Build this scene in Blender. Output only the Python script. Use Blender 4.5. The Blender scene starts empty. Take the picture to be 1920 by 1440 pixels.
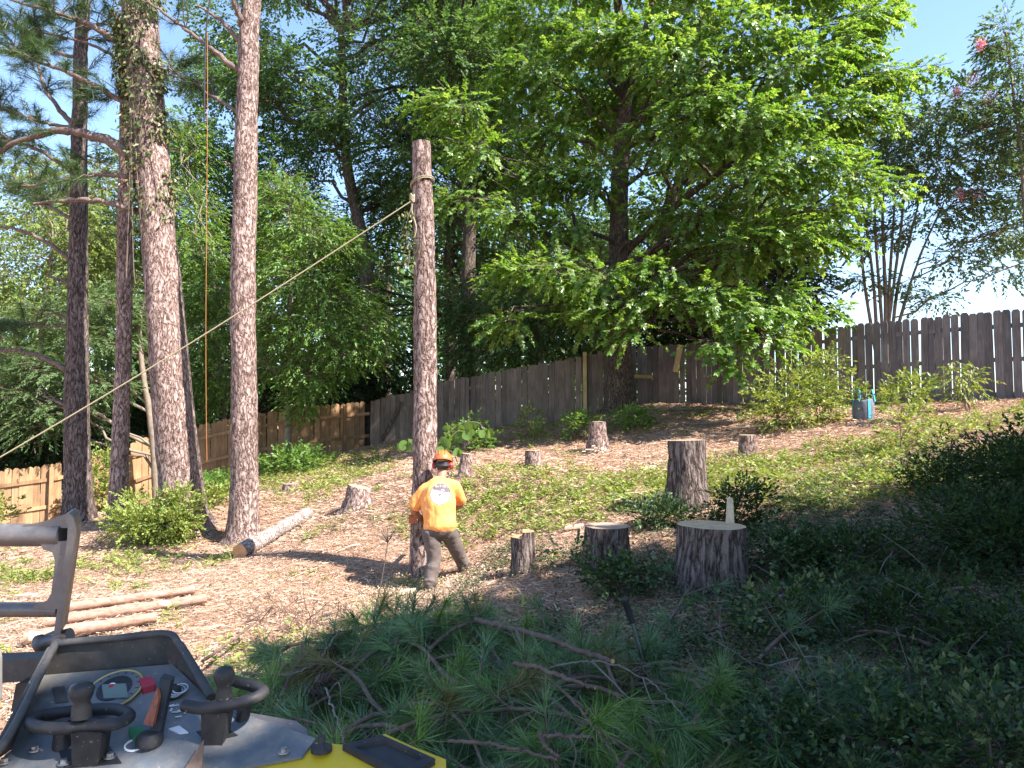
import bpy, math, random
import numpy as np
from math import radians, sin, cos, pi, tan

# ------------------------------------------------------------------ camera, sky, sun, exposure
scene = bpy.context.scene
COL = scene.collection
FPX = 1397.0            # focal length in pixels of the 1920 px wide photograph
PITCH = math.atan2(70.0, FPX)
CAMZ = 2.0
cam_d = bpy.data.cameras.new('camera')
cam_d.sensor_width = 36.0
cam_d.lens = 36.0 * FPX / 1920.0
cam_d.clip_start = 0.05
cam_d.clip_end = 5000
cam = bpy.data.objects.new('camera', cam_d)
cam.location = (0, 0, CAMZ)
cam.rotation_euler = (pi / 2 + PITCH, 0, 0)
COL.objects.link(cam)
scene.camera = cam

SUN_EL = radians(47)
SUN_AZ = math.atan2(0.878, -0.479)      # clockwise from +Y: right of and behind the camera
SUND = np.array([sin(SUN_AZ) * cos(SUN_EL), cos(SUN_AZ) * cos(SUN_EL), sin(SUN_EL)])
world = bpy.data.worlds.new('World')
scene.world = world
world.use_nodes = True
wn = world.node_tree.nodes
bg = wn['Background']
sky = wn.new('ShaderNodeTexSky')
sky.sky_type = 'NISHITA'
sky.sun_disc = False
sky.sun_elevation = SUN_EL
sky.sun_rotation = SUN_AZ
sky.air_density = 1.0
sky.dust_density = 0.15
sky.ozone_density = 2.0
world.node_tree.links.new(sky.outputs[0], bg.inputs[0])
bg.inputs[1].default_value = 0.115
sun_d = bpy.data.lights.new('sun', 'SUN')
sun_d.energy = 5.0
sun_d.angle = radians(0.53)
sun_d.color = (1.0, 0.945, 0.86)
sun = bpy.data.objects.new('sun', sun_d)
sun.rotation_euler = (pi / 2 - SUN_EL, 0, pi - SUN_AZ)
COL.objects.link(sun)
scene.view_settings.view_transform = 'Standard'
scene.view_settings.look = 'None'
scene.view_settings.gamma = 1
scene.view_settings.exposure = 1.76
scene.cycles.max_bounces = 6
scene.cycles.diffuse_bounces = 3
scene.cycles.glossy_bounces = 2
scene.cycles.transmission_bounces = 3

RNG = np.random.default_rng(7)
random.seed(7)

# ------------------------------------------------------------------ helpers: pixels of the photograph -> places
CP, SP = cos(PITCH), sin(PITCH)
def ray(u, v):
    r, up = (u - 960.0) / FPX, (720.0 - v) / FPX
    return np.array([r, CP - up * SP, SP + up * CP])
def P(u, v, Y):
    d = ray(u, v)
    return np.array([0, 0, CAMZ]) + d * (Y / d[1])
def PZ(u, v, z):
    d = ray(u, v)
    return np.array([0, 0, CAMZ]) + d * ((z - CAMZ) / d[2])
def M(px, Y):            # size in metres of px pixels at depth Y
    return px * Y / FPX

# ------------------------------------------------------------------ helpers: noise
def _hash(ix, iy, iz):
    h = (ix.astype(np.uint32) * np.uint32(374761393) + iy.astype(np.uint32) * np.uint32(668265263) + iz.astype(np.uint32) * np.uint32(2147483647))
    h = (h ^ (h >> np.uint32(13))) * np.uint32(1274126177)
    h = h ^ (h >> np.uint32(16))
    return (h & np.uint32(0xFFFF)).astype(np.float64) / 65535.0
def vnoise(p):
    p = np.asarray(p, float)
    i = np.floor(p).astype(np.int64)
    f = p - i
    f = f * f * (3 - 2 * f)
    r = 0
    for dx in (0, 1):
        for dy in (0, 1):
            for dz in (0, 1):
                w = (f[:, 0] if dx else 1 - f[:, 0]) * (f[:, 1] if dy else 1 - f[:, 1]) * (f[:, 2] if dz else 1 - f[:, 2])
                r = r + w * _hash(i[:, 0] + dx + 1000, i[:, 1] + dy + 1000, i[:, 2] + dz + 1000)
    return r * 2 - 1
def n2(x, y, s, o=0.0):
    x = np.atleast_1d(x); y = np.atleast_1d(y)
    return vnoise(np.stack([x * s, y * s, np.full_like(x * 1.0, o + 0.37)], 1))

# ------------------------------------------------------------------ helpers: meshes
class MB:
    def __init__(s): s.v = []; s.f = []; s.n = 0
    def add(s, verts, faces, mi=0):
        verts = np.asarray(verts, float).reshape(-1, 3)
        fs = np.asarray(faces, np.int64)
        s.v.append(verts); s.f.append((fs + s.n, mi)); s.n += len(verts)
    def poly(s, pts, mi=0):
        s.add(pts, [list(range(len(pts)))], mi)
    def box(s, c, size, rot=None, mi=0, taper=1.0):
        sx, sy, sz = [k / 2 for k in size]
        v = np.array([[x * (taper if z > 0 else 1), y * (taper if z > 0 else 1), z] for z in (-sz, sz) for x, y in ((-sx, -sy), (sx, -sy), (sx, sy), (-sx, sy))])
        if rot is not None: v = v @ np.asarray(rot).T
        s.add(v + np.asarray(c), [[3, 2, 1, 0], [4, 5, 6, 7], [0, 1, 5, 4], [1, 2, 6, 5], [2, 3, 7, 6], [3, 0, 4, 7]], mi)
    def prism(s, pts, off, mi=0):
        a = np.asarray(pts, float); n = len(a); b = a + np.asarray(off, float)
        s.add(a, [list(range(n))], mi); s.add(b, [list(range(n))[::-1]], mi)
        s.add(np.vstack([a, b]), [[i, i + n, (i + 1) % n + n, (i + 1) % n] for i in range(n)], mi)
    def tube(s, pts, rad, seg=8, cap=True, mi=0, capmi=None, flat=None, up=None):
        v, f, c0, c1 = tube_arrays(pts, rad, seg, up)
        if flat is not None: pass
        s.add(v, f, mi)
        if cap:
            n = len(v)
            s.add(v[:seg], [list(range(seg))[::-1]], mi if capmi is None else capmi)
            s.add(v[n - seg:], [list(range(seg))], mi if capmi is None else capmi)
    def build(s, name, mats, parent=None, smooth=False, loc=None):
        me = bpy.data.meshes.new(name)
        v = np.concatenate(s.v) if s.v else np.zeros((0, 3))
        if loc is not None: v = v - np.asarray(loc)
        lv = [f.ravel() for f, _ in s.f]
        sizes = np.concatenate([np.full(len(f), f.shape[1]) for f, _ in s.f])
        mi = np.concatenate([np.full(len(f), m) for f, m in s.f])
        loops = np.concatenate(lv)
        me.vertices.add(len(v)); me.vertices.foreach_set('co', v.astype(np.float32).ravel())
        me.loops.add(len(loops)); me.loops.foreach_set('vertex_index', loops.astype(np.int32))
        me.polygons.add(len(sizes))
        me.polygons.foreach_set('loop_start', np.concatenate([[0], np.cumsum(sizes)[:-1]]).astype(np.int32))
        me.polygons.foreach_set('material_index', mi.astype(np.int32))
        me.polygons.foreach_set('use_smooth', np.full(len(sizes), bool(smooth)))
        me.update(calc_edges=True)
        for m in (mats if isinstance(mats, (list, tuple)) else [mats]): me.materials.append(m)
        o = bpy.data.objects.new(name, me)
        COL.objects.link(o)
        if loc is not None: o.location = loc
        if parent is not None: o.parent = parent
        return o

def tube_arrays(pts, rad, seg, up=None):
    p = np.asarray(pts, float); n = len(p)
    rad = np.broadcast_to(np.asarray(rad, float), (n,)) if np.ndim(rad) < 2 else np.asarray(rad)
    t = np.gradient(p, axis=0); t /= np.linalg.norm(t, axis=1)[:, None] + 1e-9
    a = np.array([0, 0, 1.0]) if abs(t[0][2]) < 0.9 else np.array([0.0, 1.0, 0])
    if up is not None: a = np.asarray(up, float)
    u = np.cross(t[0], a); u /= np.linalg.norm(u) + 1e-9
    U = [u]
    for i in range(1, n):
        u = U[-1] - t[i] * np.dot(U[-1], t[i]); u /= np.linalg.norm(u) + 1e-9; U.append(u)
    U = np.array(U); W = np.cross(t, U)
    th = np.arange(seg) * 2 * pi / seg
    if rad.ndim == 2:      # elliptical
        v = p[:, None, :] + rad[:, 0, None, None] * np.cos(th)[None, :, None] * U[:, None, :] + rad[:, 1, None, None] * np.sin(th)[None, :, None] * W[:, None, :]
    else:
        v = p[:, None, :] + rad[:, None, None] * (np.cos(th)[None, :, None] * U[:, None, :] + np.sin(th)[None, :, None] * W[:, None, :])
    i = np.arange(n - 1)[:, None] * seg; j = np.arange(seg)[None, :]; k = (j + 1) % seg
    f = np.stack([i + j, i + k, i + k + seg, i + j + seg], -1).reshape(-1, 4)
    return v.reshape(-1, 3), f, p[0], p[-1]

def spline(pts, n):
    """Catmull-Rom through pts, n samples; works on any number of columns"""
    p = np.asarray(pts, float)
    if len(p) == 2:
        t = np.linspace(0, 1, n)[:, None]; return p[0] * (1 - t) + p[1] * t
    q = np.vstack([2 * p[0] - p[1], p, 2 * p[-1] - p[-2]])
    s = np.linspace(0, len(p) - 1, n); i = np.minimum(s.astype(int), len(p) - 2); t = (s - i)[:, None]
    a, b, c, d = q[i], q[i + 1], q[i + 2], q[i + 3]
    return 0.5 * (2 * b + (c - a) * t + (2 * a - 5 * b + 4 * c - d) * t ** 2 + (3 * b - a - 3 * c + d) * t ** 3)

def norm(a):
    return a / (np.linalg.norm(a, axis=-1, keepdims=True) + 1e-9)
def rotz(a):
    c, s = cos(a), sin(a); return np.array([[c, -s, 0], [s, c, 0], [0, 0, 1.0]])
def rotx(a):
    c, s = cos(a), sin(a); return np.array([[1.0, 0, 0], [0, c, -s], [0, s, c]])
def roty(a):
    c, s = cos(a), sin(a); return np.array([[c, 0, s], [0, 1.0, 0], [-s, 0, c]])

def tag(o, label=None, cat=None, group=None, kind=None):
    if label: o['label'] = label
    if cat: o['category'] = cat
    if group: o['group'] = group
    if kind: o['kind'] = kind
    return o
def thing(name, label, cat, loc=(0, 0, 0), group=None):
    o = bpy.data.objects.new(name, None); COL.objects.link(o)
    o.location = loc; o.empty_display_size = 0.1
    bpy.context.view_layer.update
    return tag(o, label, cat, group)
def put(mb, name, mats, root, smooth=False):
    """mesh in world coordinates as a child of an unrotated root"""
    o = mb.build(name, mats, root, smooth)
    o.location = -np.array(root.location) if root is not None else (0, 0, 0)
    return o
def sub(mb, name, mats, part, smooth=False):
    return mb.build(name, mats, part, smooth)     # part meshes share the world frame of their thing

# ------------------------------------------------------------------ materials
def newmat(name):
    m = bpy.data.materials.new(name); m.use_nodes = True
    nt = m.node_tree; b = nt.nodes['Principled BSDF']
    return m, nt, b
def N(nt, t, **kw):
    n = nt.nodes.new(t)
    for k, v in kw.items(): setattr(n, k, v)
    return n
def ramp(nt, stops, fac=None):
    r = N(nt, 'ShaderNodeValToRGB'); e = r.color_ramp.elements
    while len(e) < len(stops): e.new(0.5)
    for k, (p, c) in enumerate(stops):
        e[k].position = p; e[k].color = (*c, 1)
    if fac is not None: nt.links.new(fac, r.inputs[0])
    return r
def mapped(nt, scale, coord='Object'):
    tc = N(nt, 'ShaderNodeTexCoord'); mp = N(nt, 'ShaderNodeMapping')
    mp.inputs['Scale'].default_value = scale
    nt.links.new(tc.outputs[coord], mp.inputs[0]); return mp.outputs[0]
def noise(nt, vec, scale, detail=4, rough=0.55):
    n = N(nt, 'ShaderNodeTexNoise'); n.inputs['Scale'].default_value = scale
    n.inputs['Detail'].default_value = detail; n.inputs['Roughness'].default_value = rough
    if vec is not None: nt.links.new(vec, n.inputs['Vector'])
    return n
def mix(nt, a, b, fac, mode='MIX'):
    n = N(nt, 'ShaderNodeMix', data_type='RGBA', blend_type=mode)
    for s, x in ((6, a), (7, b), (0, fac)):
        if hasattr(x, 'is_linked') or hasattr(x, 'links'): nt.links.new(x, n.inputs[s])
        elif isinstance(x, (int, float)): n.inputs[s].default_value = x
        else: n.inputs[s].default_value = (*x, 1)
    return n.outputs[2]
def bump(nt, b, h, strength, dist):
    n = N(nt, 'ShaderNodeBump'); n.inputs['Strength'].default_value = strength; n.inputs['Distance'].default_value = dist
    nt.links.new(h, n.inputs['Height']); nt.links.new(n.outputs[0], b.inputs['Normal']); return n

def leaf_mat(name, cols, trans=0.35, rough=0.45, spec=0.4, tint=(1.25, 1.15, 0.5)):
    m, nt, b = newmat(name)
    g = N(nt, 'ShaderNodeNewGeometry')
    r = ramp(nt, [(i / (len(cols) - 1), c) for i, c in enumerate(cols)], g.outputs['Random Per Island'])
    nt.links.new(r.outputs[0], b.inputs['Base Color'])
    b.inputs['Roughness'].default_value = rough
    b.inputs['Specular IOR Level'].default_value = spec
    if trans > 0:
        t = N(nt, 'ShaderNodeBsdfTranslucent'); mx = N(nt, 'ShaderNodeMixShader'); mx.inputs[0].default_value = trans
        tc = mix(nt, r.outputs[0], tint, 1.0, 'MULTIPLY')
        nt.links.new(tc, t.inputs[0])
        nt.links.new(b.outputs[0], mx.inputs[1]); nt.links.new(t.outputs[0], mx.inputs[2])
        nt.links.new(mx.outputs[0], nt.nodes['Material Output'].inputs[0])
    return m

def bark_mat(name, plate, dark, mid, sc=16.0, stretch=0.28, depth=0.02, edge=(0.02, 0.2), contrast=0.75):
    """furrowed bark: long warped cracks between flaky plates"""
    m, nt, b = newmat(name)
    vec = mapped(nt, (1, 1, stretch))
    w1 = noise(nt, vec, 9, 4, 0.6)
    warp = N(nt, 'ShaderNodeMixRGB', blend_type='ADD'); warp.inputs[0].default_value = 0.12
    nt.links.new(vec, warp.inputs[1]); nt.links.new(w1.outputs['Color'], warp.inputs[2])
    vo = N(nt, 'ShaderNodeTexVoronoi', feature='DISTANCE_TO_EDGE'); vo.inputs['Scale'].default_value = sc * 1.9
    nt.links.new(warp.outputs[0], vo.inputs['Vector'])
    rd = noise(nt, warp.outputs[0], sc * 2.1, 3, 0.55)            # ridged noise breaks the cells up
    sb = N(nt, 'ShaderNodeMath', operation='SUBTRACT'); sb.inputs[1].default_value = 0.5; nt.links.new(rd.outputs['Fac'], sb.inputs[0])
    ab = N(nt, 'ShaderNodeMath', operation='ABSOLUTE'); nt.links.new(sb.outputs[0], ab.inputs[0])
    ml = N(nt, 'ShaderNodeMath', operation='MULTIPLY'); ml.inputs[1].default_value = 2.2; nt.links.new(ab.outputs[0], ml.inputs[0])
    av = N(nt, 'ShaderNodeMath', operation='MULTIPLY_ADD'); av.inputs[1].default_value = 0.55
    nt.links.new(vo.outputs['Distance'], av.inputs[0]); nt.links.new(ml.outputs[0], av.inputs[2])
    hgt = av.outputs[0]
    vf = mapped(nt, (1, 1, 0.6)); fine = noise(nt, vf, 70, 6, 0.75); big = noise(nt, mapped(nt, (1, 1, 0.5)), 3.2, 4, 0.6)
    cr = ramp(nt, [(0.05, dark), (0.19, mid), (0.4, plate)], hgt)
    tone = ramp(nt, [(0.3, (0.68, 0.66, 0.66)), (0.7, (1.22, 1.2, 1.18))], big.outputs['Fac'])
    c = mix(nt, cr.outputs[0], tone.outputs[0], contrast, 'MULTIPLY')
    fr = ramp(nt, [(0.3, (0.6, 0.58, 0.57)), (0.7, (1.3, 1.3, 1.3))], fine.outputs['Fac'])
    c = mix(nt, c, fr.outputs[0], 0.75, 'MULTIPLY')
    nt.links.new(c, b.inputs['Base Color'])
    b.inputs['Roughness'].default_value = 0.9; b.inputs['Specular IOR Level'].default_value = 0.15
    hr = ramp(nt, [(0.0, (0, 0, 0)), (0.35, (1, 1, 1))], hgt)
    h = N(nt, 'ShaderNodeMath', operation='MULTIPLY_ADD'); h.inputs[1].default_value = 0.5
    nt.links.new(fine.outputs['Fac'], h.inputs[0]); nt.links.new(hr.outputs[0], h.inputs[2])
    bump(nt, b, h.outputs[0], 0.8, depth)
    return m

def plain(name, col, rough=0.6, metal=0.0, spec=0.5, var=0.25, vs=6.0, bumpd=0.0, bs=60.0):
    m, nt, b = newmat(name)
    vec = mapped(nt, (1, 1, 1))
    n = noise(nt, vec, vs, 5, 0.6)
    r = ramp(nt, [(0.3, tuple(max(0, k * (1 - var)) for k in col)), (0.7, tuple(k * (1 + var) for k in col))], n.outputs['Fac'])
    nt.links.new(r.outputs[0], b.inputs['Base Color'])
    b.inputs['Roughness'].default_value = rough; b.inputs['Metallic'].default_value = metal
    b.inputs['Specular IOR Level'].default_value = spec
    if bumpd:
        n2_ = noise(nt, vec, bs, 4, 0.6); bump(nt, b, n2_.outputs['Fac'], 0.6, bumpd)
    return m

def wood_board(name, a, bcol, c):
    m, nt, b = newmat(name)
    oi = N(nt, 'ShaderNodeObjectInfo')
    tc = N(nt, 'ShaderNodeTexCoord')
    ad = N(nt, 'ShaderNodeVectorMath', operation='ADD'); sc_ = N(nt, 'ShaderNodeVectorMath', operation='SCALE')
    cmb = N(nt, 'ShaderNodeCombineXYZ')
    for k in range(3): nt.links.new(oi.outputs['Random'], cmb.inputs[k])
    nt.links.new(cmb.outputs[0], sc_.inputs[0]); sc_.inputs['Scale'].default_value = 37.0
    nt.links.new(tc.outputs['Object'], ad.inputs[0]); nt.links.new(sc_.outputs[0], ad.inputs[1])
    mp = N(nt, 'ShaderNodeMapping'); mp.inputs['Scale'].default_value = (14, 14, 0.9)
    nt.links.new(ad.outputs[0], mp.inputs[0])
    gr = noise(nt, mp.outputs[0], 3.0, 6, 0.65)
    st = noise(nt, ad.outputs[0], 2.2, 3)
    r = ramp(nt, [(0.25, a), (0.5, bcol), (0.75, c)], gr.outputs['Fac'])
    s2 = ramp(nt, [(0.3, (0.62, 0.6, 0.6)), (0.7, (1.15, 1.12, 1.1))], st.outputs['Fac'])
    cc = mix(nt, r.outputs[0], s2.outputs[0], 0.8, 'MULTIPLY')
    s3 = ramp(nt, [(0.0, (0.7, 0.7, 0.7)), (1.0, (1.22, 1.2, 1.18))], oi.outputs['Random'])
    cc = mix(nt, cc, s3.outputs[0], 1.0, 'MULTIPLY')
    nt.links.new(cc, b.inputs['Base Color'])
    b.inputs['Roughness'].default_value = 0.85; b.inputs['Specular IOR Level'].default_value = 0.2
    bump(nt, b, gr.outputs['Fac'], 0.5, 0.004)
    return m

def cutwood(name, a, bcol, scale=40.0):
    m, nt, b = newmat(name)
    vec = mapped(nt, (1, 1, 1))
    w = N(nt, 'ShaderNodeTexWave', wave_type='RINGS', rings_direction='Z'); w.inputs['Scale'].default_value = scale
    w.inputs['Distortion'].default_value = 2.0; w.inputs['Detail'].default_value = 3; w.inputs['Detail Scale'].default_value = 0.6
    nt.links.new(vec, w.inputs['Vector'])
    n = noise(nt, vec, 9, 4)
    r = ramp(nt, [(0.0, a), (1.0, bcol)], w.outputs['Fac'])
    s = ramp(nt, [(0.3, (0.7, 0.66, 0.62)), (0.7, (1.1, 1.1, 1.1))], n.outputs['Fac'])
    nt.links.new(mix(nt, r.outputs[0], s.outputs[0], 0.8, 'MULTIPLY'), b.inputs['Base Color'])
    b.inputs['Roughness'].default_value = 0.8
    bump(nt, b, n.outputs['Fac'], 0.4, 0.006)
    return m

MAT = {}
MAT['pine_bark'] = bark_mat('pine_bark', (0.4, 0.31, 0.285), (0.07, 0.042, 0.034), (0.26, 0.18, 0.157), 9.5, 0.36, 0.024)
MAT['pine_bark_shaded'] = bark_mat('pine_bark_shaded', (0.2, 0.16, 0.15), (0.035, 0.025, 0.022), (0.125, 0.095, 0.088), 9.5, 0.28, 0.022)  # darker copy of pine_bark: shade on two trunks put into the colour
MAT['stump_bark'] = bark_mat('stump_bark', (0.24, 0.195, 0.18), (0.04, 0.03, 0.027), (0.14, 0.105, 0.095), 9, 0.2, 0.03)
MAT['limb_bark'] = bark_mat('limb_bark', (0.34, 0.26, 0.235), (0.08, 0.055, 0.047), (0.22, 0.16, 0.14), 30, 0.5, 0.008)
MAT['oak_bark'] = bark_mat('oak_bark', (0.19, 0.15, 0.125), (0.035, 0.027, 0.022), (0.11, 0.085, 0.07), 15, 0.2, 0.02)
MAT['smooth_bark'] = plain('smooth_bark', (0.2, 0.155, 0.12), 0.8, var=0.3, vs=9, bumpd=0.004)
MAT['twig'] = plain('twig', (0.13, 0.095, 0.075), 0.85, var=0.4, vs=14, bumpd=0.002)
MAT['brown_branch'] = plain('brown_branch', (0.12, 0.078, 0.06), 0.8, var=0.4, vs=20, bumpd=0.004, bs=90)
MAT['grey_branch'] = plain('grey_branch', (0.15, 0.13, 0.12), 0.85, var=0.35, vs=16, bumpd=0.003, bs=90)
MAT['cut'] = cutwood('cut', (0.42, 0.27, 0.15), (0.62, 0.45, 0.28))
MAT['cut_grey'] = cutwood('cut_grey', (0.26, 0.18, 0.13), (0.42, 0.31, 0.23))
MAT['cut_orange'] = cutwood('cut_orange', (0.42, 0.21, 0.1), (0.56, 0.32, 0.17))
MAT['split_wood'] = plain('split_wood', (0.58, 0.46, 0.34), 0.8, var=0.2, vs=18, bumpd=0.005)
# leaves
MAT['gum_leaf'] = leaf_mat('gum_leaf', [(0.07, 0.16, 0.022), (0.125, 0.25, 0.038), (0.2, 0.32, 0.075), (0.29, 0.4, 0.14)], 0.56, 0.34, 0.65)
MAT['oak_leaf'] = leaf_mat('oak_leaf', [(0.04, 0.095, 0.034), (0.07, 0.15, 0.048), (0.115, 0.205, 0.065), (0.16, 0.25, 0.085)], 0.48, 0.4, 0.5)
MAT['bright_leaf'] = leaf_mat('bright_leaf', [(0.06, 0.15, 0.025), (0.11, 0.225, 0.04), (0.17, 0.29, 0.065), (0.24, 0.34, 0.1)], 0.45, 0.42, 0.45)
MAT['olive_leaf'] = leaf_mat('olive_leaf', [(0.08, 0.135, 0.035), (0.14, 0.21, 0.05), (0.21, 0.28, 0.07), (0.28, 0.33, 0.1)], 0.42, 0.5, 0.4)
MAT['mimosa_leaf'] = leaf_mat('mimosa_leaf', [(0.08, 0.15, 0.06), (0.13, 0.21, 0.085), (0.19, 0.27, 0.12)], 0.42, 0.5, 0.4)
MAT['dark_leaf'] = leaf_mat('dark_leaf', [(0.012, 0.032, 0.01), (0.025, 0.055, 0.017), (0.05, 0.085, 0.026)], 0.25, 0.5, 0.22)  # very dark green; deepens the shade of the lower-right undergrowth through colour
MAT['myrtle_leaf'] = leaf_mat('myrtle_leaf', [(0.06, 0.115, 0.065), (0.11, 0.18, 0.09), (0.16, 0.23, 0.115)], 0.5, 0.42, 0.45)  # leaf colour lightened to stand in for haze
MAT['pink'] = leaf_mat('pink', [(0.72, 0.28, 0.34), (0.85, 0.48, 0.52)], 0.3, 0.7, 0.2, (1, 0.8, 0.8))
MAT['yellow_leaf'] = leaf_mat('yellow_leaf', [(0.09, 0.15, 0.03), (0.17, 0.24, 0.045), (0.27, 0.32, 0.08), (0.34, 0.36, 0.12)], 0.38, 0.45, 0.4)
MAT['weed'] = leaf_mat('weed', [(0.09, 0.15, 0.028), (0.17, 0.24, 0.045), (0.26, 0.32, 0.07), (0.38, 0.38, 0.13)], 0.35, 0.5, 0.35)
MAT['shade_weed'] = leaf_mat('shade_weed', [(0.012, 0.035, 0.013), (0.03, 0.065, 0.022), (0.055, 0.1, 0.03), (0.16, 0.19, 0.09)], 0.25, 0.45, 0.3)  # dark counterpart of weed, with the lower-right shade painted in
MAT['ivy'] = leaf_mat('ivy', [(0.05, 0.08, 0.022), (0.09, 0.13, 0.035), (0.16, 0.17, 0.06), (0.2, 0.15, 0.08)], 0.25, 0.45, 0.45)
MAT['vine'] = leaf_mat('vine', [(0.1, 0.2, 0.05), (0.16, 0.27, 0.08)], 0.35, 0.45, 0.4)
MAT['needle'] = leaf_mat('needle', [(0.03, 0.07, 0.02), (0.05, 0.1, 0.028), (0.08, 0.14, 0.04)], 0.25, 0.42, 0.4)
MAT['pile_needle'] = leaf_mat('pile_needle', [(0.045, 0.105, 0.055), (0.09, 0.185, 0.09), (0.14, 0.25, 0.115), (0.21, 0.32, 0.13)], 0.3, 0.36, 0.5)
MAT['pile_needle_bright'] = leaf_mat('pile_needle_bright', [(0.09, 0.18, 0.05), (0.15, 0.27, 0.065), (0.22, 0.35, 0.09)], 0.3, 0.36, 0.5)
MAT['pile_needle_dry'] = leaf_mat('pile_needle_dry', [(0.14, 0.11, 0.05), (0.2, 0.17, 0.07), (0.12, 0.16, 0.06)], 0.2, 0.5, 0.3)
MAT['straw'] = leaf_mat('straw', [(0.18, 0.095, 0.06), (0.39, 0.245, 0.165), (0.52, 0.36, 0.265), (0.64, 0.5, 0.39)], 0.0, 0.75, 0.25)
MAT['litter'] = leaf_mat('litter', [(0.06, 0.04, 0.03), (0.16, 0.11, 0.08), (0.3, 0.23, 0.17), (0.42, 0.36, 0.28)], 0.0, 0.7, 0.3)
MAT['chips'] = leaf_mat('chips', [(0.4, 0.28, 0.17), (0.6, 0.48, 0.33), (0.7, 0.6, 0.46)], 0.0, 0.8, 0.2)
MAT['fence_tan'] = wood_board('fence_tan', (0.27, 0.155, 0.08), (0.38, 0.235, 0.13), (0.46, 0.3, 0.175))
MAT['fence_grey'] = wood_board('fence_grey', (0.1, 0.08, 0.068), (0.18, 0.15, 0.128), (0.25, 0.215, 0.19))
MAT['fence_brown'] = wood_board('fence_brown', (0.125, 0.108, 0.107), (0.21, 0.182, 0.183), (0.29, 0.258, 0.26))
MAT['new_board'] = wood_board('new_board', (0.34, 0.27, 0.13), (0.45, 0.36, 0.18), (0.5, 0.42, 0.24))

# ------------------------------------------------------------------ terrain
_g = [  # pixel u, v and depth of points where the ground shows or things stand on it
    (0, 1003, 17.5), (217, 985, 13.6), (150, 975, 15), (340, 990, 12.8), (460, 1018, 12.3), (50, 1100, 10.2), (150, 1170, 7.8), (390, 1140, 8.2),
    (790, 1075, 9.2), (810, 1122, 8.6), (868, 1076, 9.1), (675, 945, 12), (980, 1055, 8.0), (1135, 1062, 7.6), (1330, 1095, 7.0), (1285, 955, 9.5),
    (1120, 848, 15), (1400, 858, 12.5), (1000, 882, 13), (870, 888, 12.5), (600, 862, 21.5), (450, 897, 20), (300, 945, 19),
    (695, 835, 20.5), (820, 818, 20), (950, 803, 19.5), (1090, 790, 19), (1165, 758, 18.8), (1200, 760, 19.5), (1300, 763, 19), (1480, 760, 17),
    (1620, 786, 14), (1700, 758, 15.5), (1900, 748, 14), (1850, 800, 11.5), (1700, 905, 9), (1500, 1000, 8), (560, 905, 16.5)]
_c = [P(*k) for k in _g] + [np.array(k, float) for k in [
    (4.2, 6.2, 0.75), (2.4, 5.2, 0.4), (1.0, 5.0, 0.22), (2.6, 3.2, 0.42), (0, 5.4, 0.0), (-1.3, 6.8, -0.02), (0, 0, 0.05), (-2, 1, 0.0), (2, 0, 0.3), (6, 3, 1.0), (7, 7, 1.25),
    (0, -12, 0.2), (-14, 0, -0.5), (14, 0, 1.6), (12, 12, 2.5), (15, 22, 2.6), (6, 26, 2.6), (-2, 28, 1.6), (-14, 26, -0.6), (-20, 14, -1.0), (-10, 10, -0.5), (22, -10, 1.5), (-20, -12, -0.5), (-25, 40, 0), (25, 40, 2.4), (0, 45, 1.8)]]
_C = np.array(_c)
def _k(d): return np.where(d > 1e-9, d * d * np.log(d + 1e-9), 0)
def _fit():
    n = len(_C); d = np.linalg.norm(_C[:, None, :2] - _C[None, :, :2], axis=2)
    A = np.zeros((n + 3, n + 3)); A[:n, :n] = _k(d) + np.eye(n) * 1.2
    A[:n, n] = 1; A[:n, n + 1:] = _C[:, :2]; A[n:, :n] = A[:n, n:].T
    return np.linalg.solve(A, np.concatenate([_C[:, 2], np.zeros(3)]))
_W = _fit()
def gz(x, y):
    x = np.atleast_1d(np.asarray(x, float)); y = np.atleast_1d(np.asarray(y, float))
    z = np.zeros_like(x)
    for a in range(0, len(x), 60000):
        s = slice(a, a + 60000)
        d = np.hypot(x[s, None] - _C[None, :, 0], y[s, None] - _C[None, :, 1])
        z[s] = _k(d) @ _W[:-3] + _W[-3] + _W[-2] * x[s] + _W[-1] * y[s]
    r = np.hypot(x, (y - 8))
    w = np.clip((r - 30) / 40, 0, 1); w = w * w * (3 - 2 * w)
    z = np.clip(z, -2.5, 4) * (1 - w) + 0.6 * w
    near = np.clip(1.6 - r / 40, 0, 1)
    return z + near * (0.05 * n2(x, y, 0.9) + 0.022 * n2(x, y, 3.1, 5) + 0.01 * n2(x, y, 9, 9))
def g1(x, y): return float(gz(x, y)[0])
def on(u, Y, dz=0.0):
    """ground point straight under the pixel column u at depth Y"""
    x = (u - 960) * Y / FPX
    return np.array([x, Y, g1(x, Y) + dz])

xs = np.concatenate([-np.geomspace(2500, 17, 26), np.arange(-16, 16.01, 0.13), np.geomspace(17, 2500, 26)])
ys = np.concatenate([-np.geomspace(2500, 5, 26), np.arange(-4, 24.01, 0.13), np.geomspace(25, 2500, 30)])
X, Y_ = np.meshgrid(xs, ys); nx, ny = len(xs), len(ys)
Z = gz(X.ravel(), Y_.ravel())
mb = MB()
i = (np.arange(ny - 1)[:, None] * nx + np.arange(nx - 1)[None, :]).ravel()
mb.add(np.stack([X.ravel(), Y_.ravel(), Z], 1), np.stack([i, i + 1, i + nx + 1, i + nx], 1))
m, nt, b = newmat('ground')
vec = mapped(nt, (1, 1, 1))
big = noise(nt, vec, 0.7, 5, 0.6); med = noise(nt, vec, 6, 6, 0.7)
v2 = mapped(nt, (1, 0.35, 1)); fib = noise(nt, v2, 42, 5, 0.75)
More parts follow.
